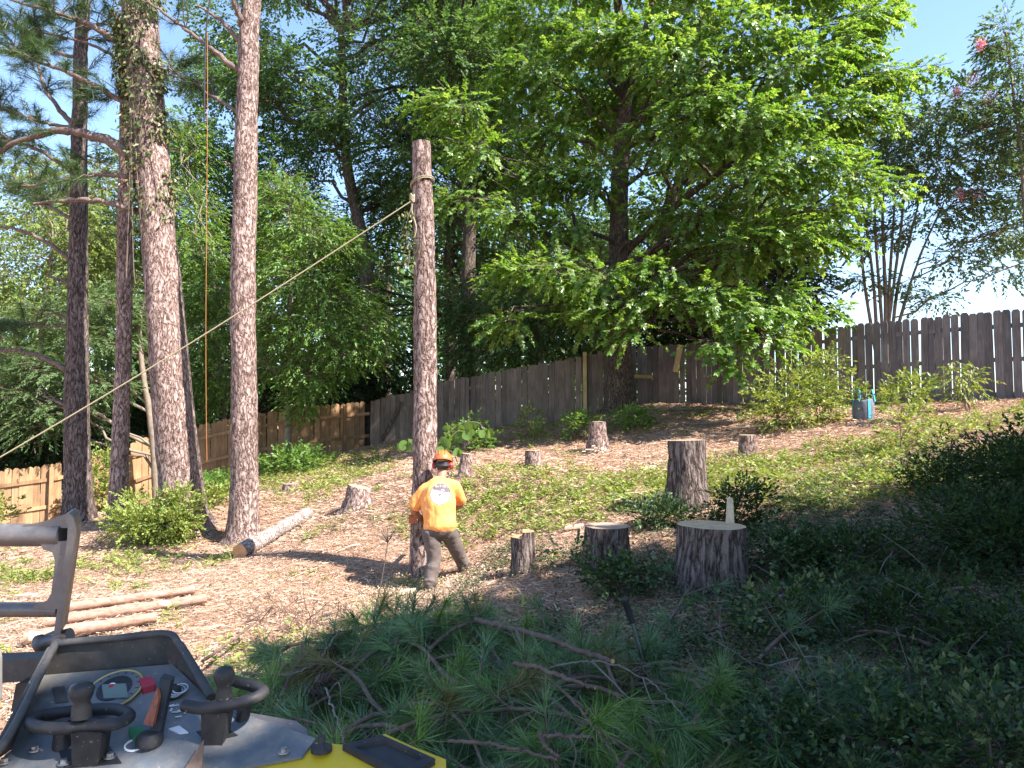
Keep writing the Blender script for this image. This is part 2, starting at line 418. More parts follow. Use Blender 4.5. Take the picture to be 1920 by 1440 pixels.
c1 = ramp(nt, [(0.25, (0.2, 0.115, 0.075)), (0.5, (0.36, 0.23, 0.16)), (0.75, (0.5, 0.345, 0.26))], fib.outputs['Fac'])
c2 = ramp(nt, [(0.3, (0.6, 0.5, 0.45)), (0.7, (1.15, 1.1, 1.05))], med.outputs['Fac'])
c = mix(nt, c1.outputs[0], c2.outputs[0], 0.8, 'MULTIPLY')
c3 = ramp(nt, [(0.42, (0, 0, 0)), (0.62, (1, 1, 1))], big.outputs['Fac'])
c = mix(nt, c, (0.44, 0.285, 0.21), mix(nt, (0, 0, 0), c3.outputs[0], 0.45))
nt.links.new(c, b.inputs['Base Color']); b.inputs['Roughness'].default_value = 0.95; b.inputs['Specular IOR Level'].default_value = 0.1
hh = N(nt, 'ShaderNodeMath', operation='ADD'); nt.links.new(med.outputs['Fac'], hh.inputs[0]); nt.links.new(fib.outputs['Fac'], hh.inputs[1])
bump(nt, b, hh.outputs[0], 0.8, 0.03)
MAT['ground'] = m
ground = mb.build('ground', m, smooth=True)
tag(ground, 'sloping yard ground covered in reddish brown pine straw', kind='structure')

# ------------------------------------------------------------------ leaves and needles
def leaf_arrays(c, ax, nr, L, W, shape='leaf', fold=0.12):
    """c base points, ax leaf axis, nr leaf normal; one folded quad each (or a three lobed star)"""
    n = len(c); ax = norm(ax); sd = norm(np.cross(ax, nr)); nr = np.cross(sd, ax)
    L = np.broadcast_to(L, (n,))[:, None]; W = np.broadcast_to(W, (n,))[:, None]
    if shape == 'star':
        vs = [c]; fs = []; k = 1
        for ang, ln, wd in ((0, 1.0, 0.2), (1.05, 0.8, 0.18), (-1.05, 0.8, 0.18)):
            a2 = ax * cos(ang) + sd * sin(ang); s2 = np.cross(a2, nr)
            dz = nr * (-0.12 * ln * L)
            vs += [c + a2 * L * ln * 0.45 + s2 * W * wd * 1.6, c + a2 * L * ln + dz * 1.6, c + a2 * L * ln * 0.45 - s2 * W * wd * 1.6]
            fs.append([0, k, k + 1, k + 2]); k += 3
        v = np.stack(vs, 1)
        base = (np.arange(n) * 10)[:, None, None]
        return v.reshape(-1, 3), (base + np.array(fs)[None]).reshape(-1, 4)
    v = np.stack([c, c + ax * L * 0.45 + sd * W * 0.5 + nr * W * fold, c + ax * L - nr * L * 0.08, c + ax * L * 0.45 - sd * W * 0.5 + nr * W * fold], 1)
    return v.reshape(-1, 3), (np.arange(n) * 4)[:, None] + np.arange(4)[None]

def rand_unit(rng, n):
    v = rng.normal(size=(n, 3)); return norm(v)

def sprays(rng, pos, out, k, tw, L, W, droop=0.25, tilt=0.35, shape='leaf', ang=0.9):
    """leafy twigs: k leaves each along a twig of length tw starting at pos and heading out"""
    S = len(pos)
    d = norm(out + rand_unit(rng, S) * 0.45 + np.array([0, 0, -droop]))
    up = norm(np.array([0, 0, 1.0]) + rand_unit(rng, S) * tilt + d * 0.15)
    sd = norm(np.cross(d, up)); up = np.cross(sd, d)
    t = (np.arange(k) + 0.6) / k
    sgn = np.where(np.arange(k) % 2 == 0, 1.0, -1.0)
    tws = tw * rng.uniform(0.65, 1.25, S)
    c = pos[:, None, :] + d[:, None, :] * (t[None, :, None] * tws[:, None, None]) - np.array([0, 0, 1.0]) * (t[None, :, None] ** 2 * 0.18 * tws[:, None, None])
    a = ang * (1 - 0.75 * t) * sgn
    a = a[None, :] + rng.normal(size=(S, k)) * 0.3
    ax = d[:, None, :] * np.cos(a)[..., None] + sd[:, None, :] * np.sin(a)[..., None] + rng.normal(size=(S, k, 3)) * 0.18 + np.array([0, 0, -droop * 0.6])
    nr = up[:, None, :] + rng.normal(size=(S, k, 3)) * 0.35
    ls = L * rng.uniform(0.6, 1.25, (S, k))
    return leaf_arrays(c.reshape(-1, 3), ax.reshape(-1, 3), norm(nr.reshape(-1, 3)), ls.ravel(), (ls * (W / L)).ravel(), shape)

def twigs_arrays(rng, a, b, w):
    """thin three sided sticks from a to b"""
    n = len(a); d = norm(b - a); s = norm(np.cross(d, rand_unit(rng, n))); t = np.cross(d, s)
    w = np.broadcast_to(w, (n,))[:, None]
    v = np.stack([a + s * w, a - s * w * 0.5 + t * w * 0.87, a - s * w * 0.5 - t * w * 0.87, b], 1)
    f = (np.arange(n) * 4)[:, None, None] + np.array([[0, 1, 3], [1, 2, 3], [2, 0, 3]])[None]
    return v.reshape(-1, 3), f.reshape(-1, 3)

def tufts(rng, c, d, n, L, w, spread=0.75, back=0.0, sag=0.22):
    """pine needle tufts at c pointing along d"""
    S = len(c); d = norm(d)
    r = rand_unit(rng, S * n).reshape(S, n, 3)
    ax = norm(d[:, None, :] * rng.uniform(0.25, 1.3, (S, n, 1)) + r * spread)
    st = c[:, None, :] - d[:, None, :] * rng.uniform(0, 1, (S, n, 1)) * back
    ls = L * rng.uniform(0.65, 1.15, (S, n, 1))
    droop = np.array([0, 0, -1.0]) * ls * rng.uniform(0.0, sag, (S, n, 1))
    tip = st + ax * ls + droop
    sd = norm(np.cross(ax, rand_unit(rng, S * n).reshape(S, n, 3))) * w
    v = np.stack([st + sd * 0.5, st - sd * 0.5, tip], 2).reshape(-1, 3)
    return v, (np.arange(S * n) * 3)[:, None] + np.arange(3)[None]

# ------------------------------------------------------------------ trees
def trunk_mesh(mb, pts, rad, seg=20, rings=60, rough=0.03, seed=0, flare=0.0, mi=0):
    p = np.asarray(pts, float); q = spline(np.hstack([p, np.asarray(rad, float)[:, None]]), rings)
    r = q[:, 3].copy()
    h = q[:, 2] - q[0, 2]
    if flare: r = r * (1 + flare * np.exp(-h / 0.22))
    v, f, _, _ = tube_arrays(q[:, :3], r, seg)
    ctr = np.repeat(q[:, :3], seg, 0); rr = np.repeat(r, seg)[:, None]
    d = norm(v - ctr)
    if flare:
        an = np.tile(np.arange(seg) * 2 * pi / seg, rings)
        lob = np.sin(an * 3 + seed) * 0.5 + np.sin(an * 5 + seed * 2.1) * 0.35
        v = v + d * rr * (flare * 0.5 * lob * np.exp(-np.repeat(h, seg) / 0.2))[:, None]
    nz = vnoise(np.stack([v[:, 0] * 9 + seed, v[:, 1] * 9, v[:, 2] * 2.2], 1)) * 0.6 + vnoise(np.stack([v[:, 0] * 26 + seed, v[:, 1] * 26, v[:, 2] * 7], 1)) * 0.5
    v = v + d * (nz[:, None] * rough)
    mb.add(v, f, mi)
    n = len(v)
    return v[n - seg:], q

def limb(mb, a, b, r0, r1, seg=6, rings=6, sag=0.12, rng=None, mi=0):
    a = np.asarray(a); b = np.asarray(b); t = np.linspace(0, 1, rings)[:, None]
    L = np.linalg.norm(b - a)
    p = a * (1 - t) + b * t + np.array([0, 0, 1.0]) * (np.sin(t * pi) * sag * L)
    if rng is not None: p[1:-1] += rng.normal(size=(rings - 2, 3)) * 0.035 * L
    v, f, _, _ = tube_arrays(p, r0 + (r1 - r0) * t[:, 0], seg)
    mb.add(v, f, mi); return p

def make_tree(name, label, cat, trunk, rad, clumps, leafmat, barkmat, seed, n_sprays, k=9, tw=0.45, L=0.11, W=0.075, shape='leaf', droop=0.25,
              tilt=0.35, group=None, seg=14, rings=40, extra_trunks=(), flare=0.25, twigs=True, limb_r=0.035, shell=2.2, min_h=0.0):
    rng = np.random.default_rng(seed)
    base = np.asarray(trunk[0], float)
    root = thing(name, label, cat, tuple(base), group)
    wood = MB(); top, q = trunk_mesh(wood, trunk, rad, seg, rings, 0.02, seed, flare)
    qs = [q]
    for tp, tr in extra_trunks:
        _, q2 = trunk_mesh(wood, tp, tr, 9, 24, 0.01, seed + 3); qs.append(q2)
    put(wood, 'trunk', barkmat, root, True)
    Q = np.vstack(qs)
    br = MB(); C = np.array([c for c, _ in clumps]); R = np.array([r for _, r in clumps])
    for c, r in clumps:
        hd = np.hypot(Q[:, 0] - c[0], Q[:, 1] - c[1]); want = np.maximum(c[2] - 0.45 * hd, base[2] + min_h)
        j = int(np.argmin(np.abs(Q[:, 2] - want) + 0.25 * hd)); a = Q[j, :3]
        L0 = np.linalg.norm(c - a)
        p = limb(br, a, c, min(Q[j, 3] * 0.6, limb_r + 0.006 * L0), 0.012, 6, 8, 0.06, rng)
        for s in range(4):
            e = c + rng.normal(size=3) * r * 0.55; limb(br, p[rng.integers(3, 7)], e, 0.014, 0.004, 4, 5, 0.05, rng)
    put(br, 'branches', barkmat, root, True)['kind'] = 'stuff'
    w = (R[:, 0] * R[:, 2]) ** 0.9; idx = rng.choice(len(C), n_sprays, p=w / w.sum())
    u = rand_unit(rng, n_sprays) * (rng.uniform(0.05, 1, n_sprays) ** (1 / shell))[:, None]
    pos = C[idx] + u * R[idx]
    out = norm(u * np.array([1, 1, 0.5]) + 0.35 * norm(C[idx] - np.array([C[:, 0].mean(), C[:, 1].mean(), 0]) * np.array([1, 1, 0]) - np.array([0, 0, 1]) * C[idx][:, 2:3]))
    lv = MB(); v, f = sprays(rng, pos, out, k, tw, L, W, droop, tilt, shape); lv.add(v, f)
    o = put(lv, 'crown', leafmat, root); o['kind'] = 'stuff'
    if twigs:
        sel = rng.random(n_sprays) < 0.45
        tm = MB(); v, f = twigs_arrays(rng, pos[sel] + out[sel] * tw * 0.6, pos[sel] - out[sel] * rng.uniform(0.2, 0.7, (sel.sum(), 1)), 0.006); tm.add(v, f)
        put(tm, 'twigs', MAT['twig'], root)['kind'] = 'stuff'
    return root

def blob_clumps(rng, c, R, n, r0, r1, flat=0.55, keep=None):
    """n clumps scattered through the outer part of a crown ellipsoid"""
    out = []
    while len(out) < n:
        u = rng.normal(size=3); u /= np.linalg.norm(u); u *= rng.uniform(0.25, 1) ** (1 / 2.5)
        p = np.asarray(c) + u * np.asarray(R)
        if keep is not None and not keep(p): continue
        r = rng.uniform(r0, r1); out.append((p, np.array([r, r, r * flat])))
    return out

def shrub(name, label, base, R, n, leafmat, seed, L=0.05, W=0.03, k=8, tw=0.2, stems=7, cat='shrub', group=None, stemmat='twig', droop=0.1, lift=0.55, lean=(0, 0), shell=2.0, tilt=0.6):
    rng = np.random.default_rng(seed); base = np.asarray(base, float); R = np.asarray(R, float)
    root = thing(name, label, cat, tuple(base), group)
    c = base + np.array([lean[0], lean[1], R[2] * lift * 1.6])
    st = MB(); ends = []
    for s in range(stems):
        e = c + rng.normal(size=3) * R * 0.5; e[2] = max(e[2], base[2] + 0.3 * R[2])
        a = base + rng.normal(size=3) * np.array([R[0], R[1], 0]) * 0.15; a[2] = g1(a[0], a[1]) - 0.04
        limb(st, a, e, 0.006 + 0.008 * R[2], 0.003, 5, 7, 0.1, rng); ends.append(e)
    put(st, 'stems', MAT[stemmat], root, True)['kind'] = 'stuff'
    ends = np.array(ends); idx = rng.integers(0, stems, n)
    u = rand_unit(rng, n) * (rng.uniform(0.02, 1, n) ** (1 / shell))[:, None]
    w = rng.random(n) < 0.55
    pos = np.where(w[:, None], ends[idx] + u * R * 0.5, c + u * R)
    lo = gz(pos[:, 0], pos[:, 1]) + 0.03; pos[:, 2] = np.maximum(pos[:, 2], lo)
    lv = MB(); v, f = sprays(rng, pos, norm(u + np.array([0, 0, 0.35])), k, tw, L, W, droop, tilt); lv.add(v, f)
    put(lv, 'leaves', leafmat, root)['kind'] = 'stuff'
    return root

# ================================================================== LARGE STRUCTURE: fences
def picket_mesh(name, w, h, t, style, mat, seed):
    rng = np.random.default_rng(seed)
    if style == 'dog': prof = [(-w / 2, 0), (w / 2, 0), (w / 2, h - 0.045), (w / 2 - 0.03, h), (-w / 2 + 0.03, h), (-w / 2, h - 0.045)]
    elif style == 'round': prof = [(-w / 2, 0), (w / 2, 0), (w / 2, h - 0.05), (w / 2 - 0.018, h - 0.018), (w / 2 - 0.05, h), (-w / 2 + 0.05, h), (-w / 2 + 0.018, h - 0.018), (-w / 2, h - 0.05)]
    else:
        d = rng.uniform(-0.012, 0.012); prof = [(-w / 2, 0), (w / 2, 0), (w / 2, h + d), (-w / 2, h - d)]
    mb = MB(); mb.prism([(x, -t / 2, z) for x, z in prof], (0, t, 0))
    o = mb.build(name, mat); me = o.data; bpy.data.objects.remove(o)
    return me

def fence(name, label, pts, h, style, mat, pitch, width, seed, rails='back', gapvar=0.0, post_every=2.4, skip=(), post_mat=None):
    """pts: (u, top v, depth) along the top edge; every picket, rail and post is a part"""
    rng = np.random.default_rng(seed)
    p = np.array([P(*k) for k in pts])
    root = thing(name, label, 'fence', tuple(p[0] - np.array([0, 0, h])))
    rl = np.array(root.location)
    mes = [picket_mesh('picket', width * rng.uniform(0.93, 1.05), h + 0.35 + rng.uniform(-0.02, 0.02), 0.019, style, mat, seed + k) for k in range(6)]
    seg = np.linalg.norm(np.diff(p[:, :2], axis=0), axis=1); cum = np.concatenate([[0], np.cumsum(seg)])
    n = int(cum[-1] / pitch)
    for kk in range(n):
        s = (kk + 0.5) * pitch + rng.normal() * gapvar
        j = min(np.searchsorted(cum, s, 'right') - 1, len(seg) - 1); j = max(j, 0); t = (s - cum[j]) / seg[j]
        q = p[j] * (1 - t) + p[j + 1] * t; d = (p[j + 1] - p[j])[:2] / seg[j]
        if any(a < s / cum[-1] < b for a, b in skip): continue
        o = bpy.data.objects.new('picket', mes[rng.integers(6)]); COL.objects.link(o); o.parent = root
        off = -0.004 if kk % 2 else 0.0
        nn = np.array([d[1], -d[0]])
        o.location = (q[0] + nn[0] * off - rl[0], q[1] + nn[1] * off - rl[1], q[2] - h - 0.35 + rng.normal() * 0.013 - rl[2])
        o.rotation_euler = (rng.normal() * 0.006, rng.normal() * 0.007, math.atan2(d[1], d[0]) + rng.normal() * 0.012)
    side = 1.0 if rails == 'front' else -1.0
    for j in range(len(seg)):
        d = (p[j + 1] - p[j]); dn = d / np.linalg.norm(d); nn = np.array([dn[1], -dn[0], 0]); nn /= np.linalg.norm(nn)
        for fr in (0.2, 0.55, 0.88) if rails == 'front' else (0.16, 0.5, 0.86):
            a = p[j] + nn * side * 0.032 - np.array([0, 0, h * fr]); b_ = p[j + 1] + nn * side * 0.032 - np.array([0, 0, h * fr])
            mb = MB(); up = np.array([0, 0, 0.042]); ou = nn * 0.0205
            v = [a - up - ou, b_ - up - ou, b_ - up + ou, a - up + ou, a + up - ou, b_ + up - ou, b_ + up + ou, a + up + ou]
            mb.add(v, [[3, 2, 1, 0], [4, 5, 6, 7], [0, 1, 5, 4], [1, 2, 6, 5], [2, 3, 7, 6], [3, 0, 4, 7]])
            put(mb, 'rail', mat, root)
    s = 0.3
    while s < cum[-1]:
        j = min(np.searchsorted(cum, s, 'right') - 1, len(seg) - 1); t = (s - cum[j]) / seg[j]
        q = p[j] * (1 - t) + p[j + 1] * t; d = (p[j + 1] - p[j])[:2] / seg[j]; nn = np.array([d[1], -d[0]])
        mb = MB(); mb.box((q[0] + nn[0] * side * 0.1, q[1] + nn[1] * side * 0.1, q[2] - h / 2 - 0.25), (0.09, 0.09, h + 0.35), rotz(math.atan2(d[1], d[0])))
        put(mb, 'post', mat, root); s += post_every
    return root

fence('wooden_fence', 'light tan wooden privacy fence with scalloped board tops behind the standing pines',
      [(-150, 905, 17.3), (0, 882, 17.6), (110, 868, 18.2), (200, 845, 18.7), (300, 812, 19.3), (440, 782, 20.2), (560, 762, 21.1), (692, 752, 22.0)], 1.85, 'round', MAT['fence_tan'], 0.146, 0.14, 31, 'front')
fence('wooden_fence', 'weathered grey wooden fence with flat tops climbing the slope behind the tall cut pole',
      [(695, 752, 20.6), (735, 741, 20.5), (765, 737, 20.4), (830, 716, 20.1), (960, 692, 19.7), (1096, 668, 19.2), (1142, 655, 19.1)], 1.85, 'flat', MAT['fence_grey'], 0.143, 0.141, 32, 'back', 0.002)
right_fence = fence('wooden_fence', 'dark brown dog-eared wooden fence with daylight gaps along the crest at the right',
      [(1184, 650, 20.3), (1300, 645, 19.4), (1380, 637, 18.5), (1490, 622, 17.2), (1620, 606, 16.1), (1760, 592, 15.1), (1925, 578, 14.0), (2150, 560, 12.9)], 1.9, 'dog', MAT['fence_brown'], 0.15, 0.142, 33, 'back', 0.005)
# pieces nailed on the fences
a = P(1096, 668, 19.12)
mb = MB(); mb.box((a[0], a[1] - 0.06, a[2] - 0.85), (0.09, 0.05, 1.9)); 
tag(mb.build('fence_post', MAT['new_board']), 'pale yellow new timber post at the front of the grey fence', 'post')
c = P(1271, 672, 19.3); mb = MB(); mb.box((0, 0, 0), (0.13, 0.025, 0.72), roty(radians(12)))
o = mb.build('loose_board', MAT['new_board']); o.location = c; tag(o, 'short pale board nailed slanting on the dark fence right of the big trunk', 'board')
c = P(1206, 706, 20.0); mb = MB(); mb.box((0, 0, 0), (0.75, 0.03, 0.09), roty(radians(1)))
o = mb.build('loose_board', MAT['new_board']); o.location = c; tag(o, 'short horizontal board on the fence beside the big green tree trunk', 'board')
c = P(732, 795, 20.35); mb = MB(); mb.box((0, 0, 0), (0.09, 0.03, 1.35), roty(radians(27)))
o = mb.build('fence_brace', MAT['oak_bark']); o.location = c; tag(o, 'dark diagonal brace board across the left end of the grey fence', 'board')

# ================================================================== pines on the left
def pine(name, label, pts, barkmat, seed, branches, Y, tuft_n, tuft_mat, flare=0.35, seg=48, rings=240, rough=0.02, top=None, extra=None, whorl=0):
    """pts: (u, v, depth, width px); branches: list of ([(u,v)..], width px, tufts yes/no)"""
    rng = np.random.default_rng(seed)
    tp = [P(u, v, d) for u, v, d, w in pts]; tr = [M(w, d) / 2 for u, v, d, w in pts]
    tp[0][2] = g1(tp[0][0], tp[0][1]) - 0.12
    if top: tp.append(tp[-1] + np.array(top)); tr.append(tr[-1] * 0.45)
    root = thing(name, label, 'tree', tuple(tp[0]))
    mb = MB(); trunk_mesh(mb, tp, tr, seg, rings, rough, seed, flare); tk = put(mb, 'trunk', barkmat, root, True)
    C = []; D = []; tw = MB()
    for bp, w, tf in branches:
        d0 = np.interp(bp[0][1], [k[1] for k in pts][::-1], [k[2] for k in pts][::-1])
        dd = rng.uniform(-0.25, 0.25)
        q = [P(u, v, d0 + dd * i * (1 if tf else 0.3)) for i, (u, v) in enumerate(bp)]
        n = 6 * len(bp); qq = spline(q, n); r = M(w, d0) / 2 * np.linspace(1, 0.42 if not tf else 0.3, n) * (1 + rng.normal(size=n) * 0.05)
        qq[1:] += rng.normal(size=(n - 1, 3)) * 0.012
        mb = MB(); mb.tube(qq, r, 9); put(mb, 'branch', MAT['limb_bark'], root, True)
        if tf:
            for k in range(int(tf * 2.2)):
                j = rng.integers(n // 3, n); s = qq[j]
                dirv = norm(rand_unit(rng, 1)[0] * np.array([1, 0.8, 0.5]) + norm(qq[-1] - qq[0]) * 0.5 + np.array([0, 0, 0.25]))
                e = s + dirv * rng.uniform(0.3, 0.9)
                limb(tw, s, e, 0.012, 0.005, 4, 5, 0.1, rng)
                for m_ in range(3): 
                    t_ = 1 - m_ * 0.22; C.append(s * (1 - t_) + e * t_); D.append(norm(dirv + rand_unit(rng, 1)[0] * 0.5))
    if whorl:
        t0 = tp[-2]; t1 = tp[-1]
        for k in range(whorl):
            f_ = (k + 0.5) / whorl; s = t0 * (1 - f_) + t1 * f_; a = k * 2.4; ln = 2.6 * (1 - f_ * 0.7)
            e = s + np.array([cos(a) * ln, sin(a) * ln, 0.5 + ln * 0.2]); limb(tw, s, e, 0.03, 0.01, 5, 6, 0.1, rng)
            for m_ in range(9):
                t_ = rng.uniform(0.4, 1.05); C.append(s * (1 - t_) + e * t_ + rng.normal(size=3) * 0.3); D.append(norm(e - s + rand_unit(rng, 1)[0] * ln))
    if C:
        put(tw, 'twigs', MAT['twig'], root, True)['kind'] = 'stuff'
        nb = MB(); v, f = tufts(rng, np.array(C), np.array(D), tuft_n, 0.25, 0.0065, 0.85, 0.2); nb.add(v, f)
        put(nb, 'needles', tuft_mat, root)['kind'] = 'stuff'
    return root

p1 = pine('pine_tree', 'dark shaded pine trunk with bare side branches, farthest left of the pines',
     [(148, 975, 15, 58), (146, 900, 15, 47), (144, 700, 15, 40), (147, 450, 15.1, 32), (150, 200, 15.2, 26), (158, 0, 15.3, 22)], MAT['pine_bark_shaded'], 41,
     [([(140, 240), (100, 190), (78, 150), (70, 95)], 11, 8), ([(138, 325), (85, 288), (40, 270), (-10, 265)], 9, 9), ([(140, 370), (100, 345), (70, 340)], 8, 3),
      ([(138, 412), (95, 388), (60, 372)], 8, 4), ([(136, 492), (85, 452), (35, 432), (-20, 422)], 9, 0), ([(136, 535), (105, 522), (85, 515)], 8, 0),
      ([(134, 605), (100, 585), (75, 580)], 6, 0), ([(132, 700), (85, 672), (40, 660), (-20, 655)], 11, 0), ([(130, 612), (70, 612), (0, 608)], 6, 6),
      ([(128, 762), (100, 750), (80, 742)], 7, 0), ([(150, 290), (185, 300), (220, 318)], 6, 2), ([(143, 240), (90, 232), (40, 215), (-10, 205)], 8, 9),
      ([(150, 110), (100, 95), (50, 60), (0, 40)], 8, 10), ([(152, 60), (190, 45), (215, 20)], 7, 6)], 15, 56, MAT['needle'], top=(0.2, 0.3, 4.5), whorl=6)
p2 = pine('pine_tree', 'slim straight pine trunk standing just left of the thick leaning pine',
     [(217, 987, 13.7, 36), (224, 870, 13.7, 30), (233, 600, 13.8, 28), (234, 400, 13.9, 26), (238, 200, 14, 24), (243, 0, 14.1, 21)], MAT['pine_bark'], 42,
     [([(230, 330), (200, 322), (160, 300)], 5, 2), ([(232, 240), (260, 205), (300, 160)], 5, 4)], 13.8, 50, MAT['needle'], top=(0.3, 0.3, 4.5), whorl=4)
p3 = pine('pine_tree', 'thick leaning pine with ivy climbing its trunk and long arching limbs',
     [(345, 1000, 12.7, 95), (338, 930, 12.7, 74), (322, 760, 12.7, 68), (303, 520, 12.8, 62), (290, 350, 12.9, 62), (276, 200, 13, 62), (262, 0, 13.1, 62)], MAT['pine_bark'], 43,
     [([(278, 330), (232, 282), (172, 253), (110, 246), (45, 262), (-20, 292)], 25, 4), ([(262, 335), (185, 328), (95, 343), (10, 352)], 11, 7),
      ([(258, 398), (195, 378), (120, 375), (65, 383)], 13, 0), ([(250, 100), (180, 52), (110, 26), (10, -5)], 14, 9), ([(255, 205), (160, 150), (75, 118), (-10, 92)], 11, 10),
      ([(235, 115), (165, 82), (90, 62), (30, 50)], 7, 8), ([(285, 130), (320, 132), (350, 150)], 6, 4), ([(262, 208), (215, 182), (170, 190)], 6, 5)], 12.8, 60, MAT['needle'], top=(-0.3, 0.3, 5), whorl=6)
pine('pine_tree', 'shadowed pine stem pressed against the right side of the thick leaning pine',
     [(378, 995, 13.2, 52), (368, 940, 13.2, 36), (352, 800, 13.25, 30), (338, 650, 13.4, 26), (322, 480, 13.6, 24), (300, 300, 13.7, 22), (282, 100, 13.8, 20)], MAT['pine_bark_shaded'], 44, [], 13.2, 0, None, top=(0, 0.2, 2))
p4 = pine('pine_tree', 'tall sunlit pine trunk with stubby broken limbs beside the fallen log',
     [(457, 1022, 12.2, 70), (458, 960, 12.2, 54), (458, 760, 12.2, 46), (456, 520, 12.2, 45), (461, 300, 12.3, 42), (466, 120, 12.4, 38), (472, 0, 12.5, 35)], MAT['pine_bark'], 45,
     [([(447, 132), (392, 88), (330, 42), (262, -10)], 11, 4), ([(452, 82), (412, 36), (365, 10)], 9, 0), ([(458, 62), (444, 20), (432, -20)], 14, 2),
      ([(445, 210), (402, 180), (352, 152), (275, 128)], 7, 5), ([(440, 316), (428, 308), (421, 302)], 5, 0), ([(440, 428), (432, 424), (428, 420)], 8, 0)], 11.5, 46, MAT['needle'], top=(0.3, 0.3, 5), whorl=4)
# ivy on the thick pine
rng = np.random.default_rng(5)
lv = MB(); nn_ = 5600
hgt = rng.beta(1.6, 1.2, nn_)
v_px = 470 - hgt * 520
uc = np.interp(v_px, [-60, 0, 200, 350, 520], [258, 262, 276, 290, 303])
pos = []; nrm = []
for k in range(nn_):
    side = rng.choice([-1, 0, 1], p=[0.6, 0.22, 0.18]); th = {-1: rng.normal(pi * 1.0, 0.5), 0: rng.uniform(pi, 2 * pi), 1: rng.normal(2 * pi - 0.15, 0.35)}[side]
    c0 = P(uc[k], v_px[k], 12.95); r = 0.31 + abs(rng.normal()) * 0.09
    if n2(c0[2] * 2.1, th * 1.4, 1.0)[0] < -0.05: continue
    dv = np.array([cos(th), sin(th), 0]); pos.append(c0 + dv * r); nrm.append(dv)
pos = np.array(pos); nrm = np.array(nrm)
v, f = leaf_arrays(pos, norm(rand_unit(rng, len(pos)) * 0.6 + np.array([0, 0, -0.8]) + nrm * 0.4), norm(nrm + rand_unit(rng, len(pos)) * 0.5), rng.uniform(0.05, 0.115, len(pos)), rng.uniform(0.035, 0.075, len(pos)))
lv.add(v, f)
iv = thing('climbing_ivy', 'olive green ivy climbing the upper trunk of the thick leaning pine', 'ivy', tuple(P(290, 400, 12.6)))
put(lv, 'leaves', MAT['ivy'], iv)
tm = MB()
for k in range(5):
    pts = [P(uc_ + 8 * sin(k + j), vv, 12.62) for j, (uc_, vv) in enumerate([(318 - 18 * k, 700 - 60 * k), (300 - 14 * k, 520), (285 - 10 * k, 350), (275 - 9 * k, 180), (262 - 8 * k, -20)])]
    tm.tube(spline(pts, 30), 0.008, 5)
put(tm, 'stem', MAT['twig'], iv, True)

# ================================================================== the cut pole
pole = thing('cut_pine_pole', 'tall limbless pine pole sawn flat on top with a rope tied round it', 'tree trunk', tuple(on(792, 9.25)))
pp = [P(792, 1078, 9.25), P(792, 1000, 9.25), P(797, 800, 9.25), P(796, 500, 9.25), P(790, 268, 9.25)]
pp[0][2] = g1(pp[0][0], pp[0][1]) - 0.1
mb = MB(); tp_, q = trunk_mesh(mb, pp, [M(k, 9.25) / 2 for k in (46, 44, 44, 41, 36)], 32, 130, 0.014, 8, 0.18)
put(mb, 'bark', MAT['pine_bark'], pole, True)
mb = MB(); mb.poly(tp_ * 1.0); mb.poly((tp_ - tp_.mean(0)) * 0.86 + tp_.mean(0) + np.array([0, 0, 0.004])); put(mb, 'cut_face', MAT['cut'], pole)
MAT['rope'] = plain('rope', (0.3, 0.25, 0.16), 0.85, var=0.3, vs=90, bumpd=0.003, bs=200)
MAT['orange_cord'] = plain('orange_cord', (0.4, 0.15, 0.04), 0.8, var=0.2, vs=60)
MAT['black_rope'] = plain('black_rope', (0.02, 0.02, 0.025), 0.8)
mb = MB()
a = P(770, 378, 9.05); b_ = np.array([-9.0, 8.0, -0.0]); b_ = P(-330, 1045, 8.0)
t = np.linspace(0, 1, 40)[:, None]; ln = a * (1 - t) + b_ * t; ln[:, 2] -= 0.10 * np.sin(t[:, 0] * pi)
mb.tube(ln, 0.0085, 6)
c = P(792, 345, 9.25)
for k, dz in enumerate((0.0, 0.022)):
    th = np.linspace(0, 2 * pi, 40); r = 0.142 + 0.004 * k
    mb.tube(np.stack([c[0] + r * np.cos(th), c[1] + r * np.sin(th), c[2] + dz + 0.05 * np.cos(th + 0.6)], 1), 0.008, 6)
kn = P(773, 372, 9.08)
for k in range(4):
    th = np.linspace(0, 2 * pi, 16); mb.tube(np.stack([kn[0] + 0.025 * np.cos(th), kn[1] + 0.02 * np.sin(th) - 0.01, kn[2] - 0.03 + k * 0.02 + 0.02 * np.sin(th * 2)], 1), 0.011, 6)
mb.tube(spline([P(775, 366, 9.07), P(772, 395, 9.06), P(780, 425, 9.06), P(777, 445, 9.07)], 14), 0.01, 6)
tag(mb.build('pull_rope', MAT['rope'], smooth=True), 'long tan rope stretched from the cut pole down to the lower left', 'rope')
mb = MB(); mb.tube(spline([P(389, 60, 11.2), P(389, 200, 11.2), P(387.5, 400, 11.2), P(386, 600, 11.2), P(386.5, 760, 11.2), P(388, 865, 11.2)], 40), 0.0042, 5)
tag(mb.build('orange_rope', MAT['orange_cord'], smooth=True), 'thin orange cord hanging straight down left of the tall sunlit pine trunk', 'rope')
mb = MB(); mb.tube(spline([P(398, -30, 11.3), P(388, 40, 11.3), P(384, 120, 11.3), P(383, 225, 11.3)], 20), 0.013, 6)
tag(mb.build('black_rope', MAT['black_rope'], smooth=True), 'thick black rope end hanging from above beside the orange cord', 'rope')
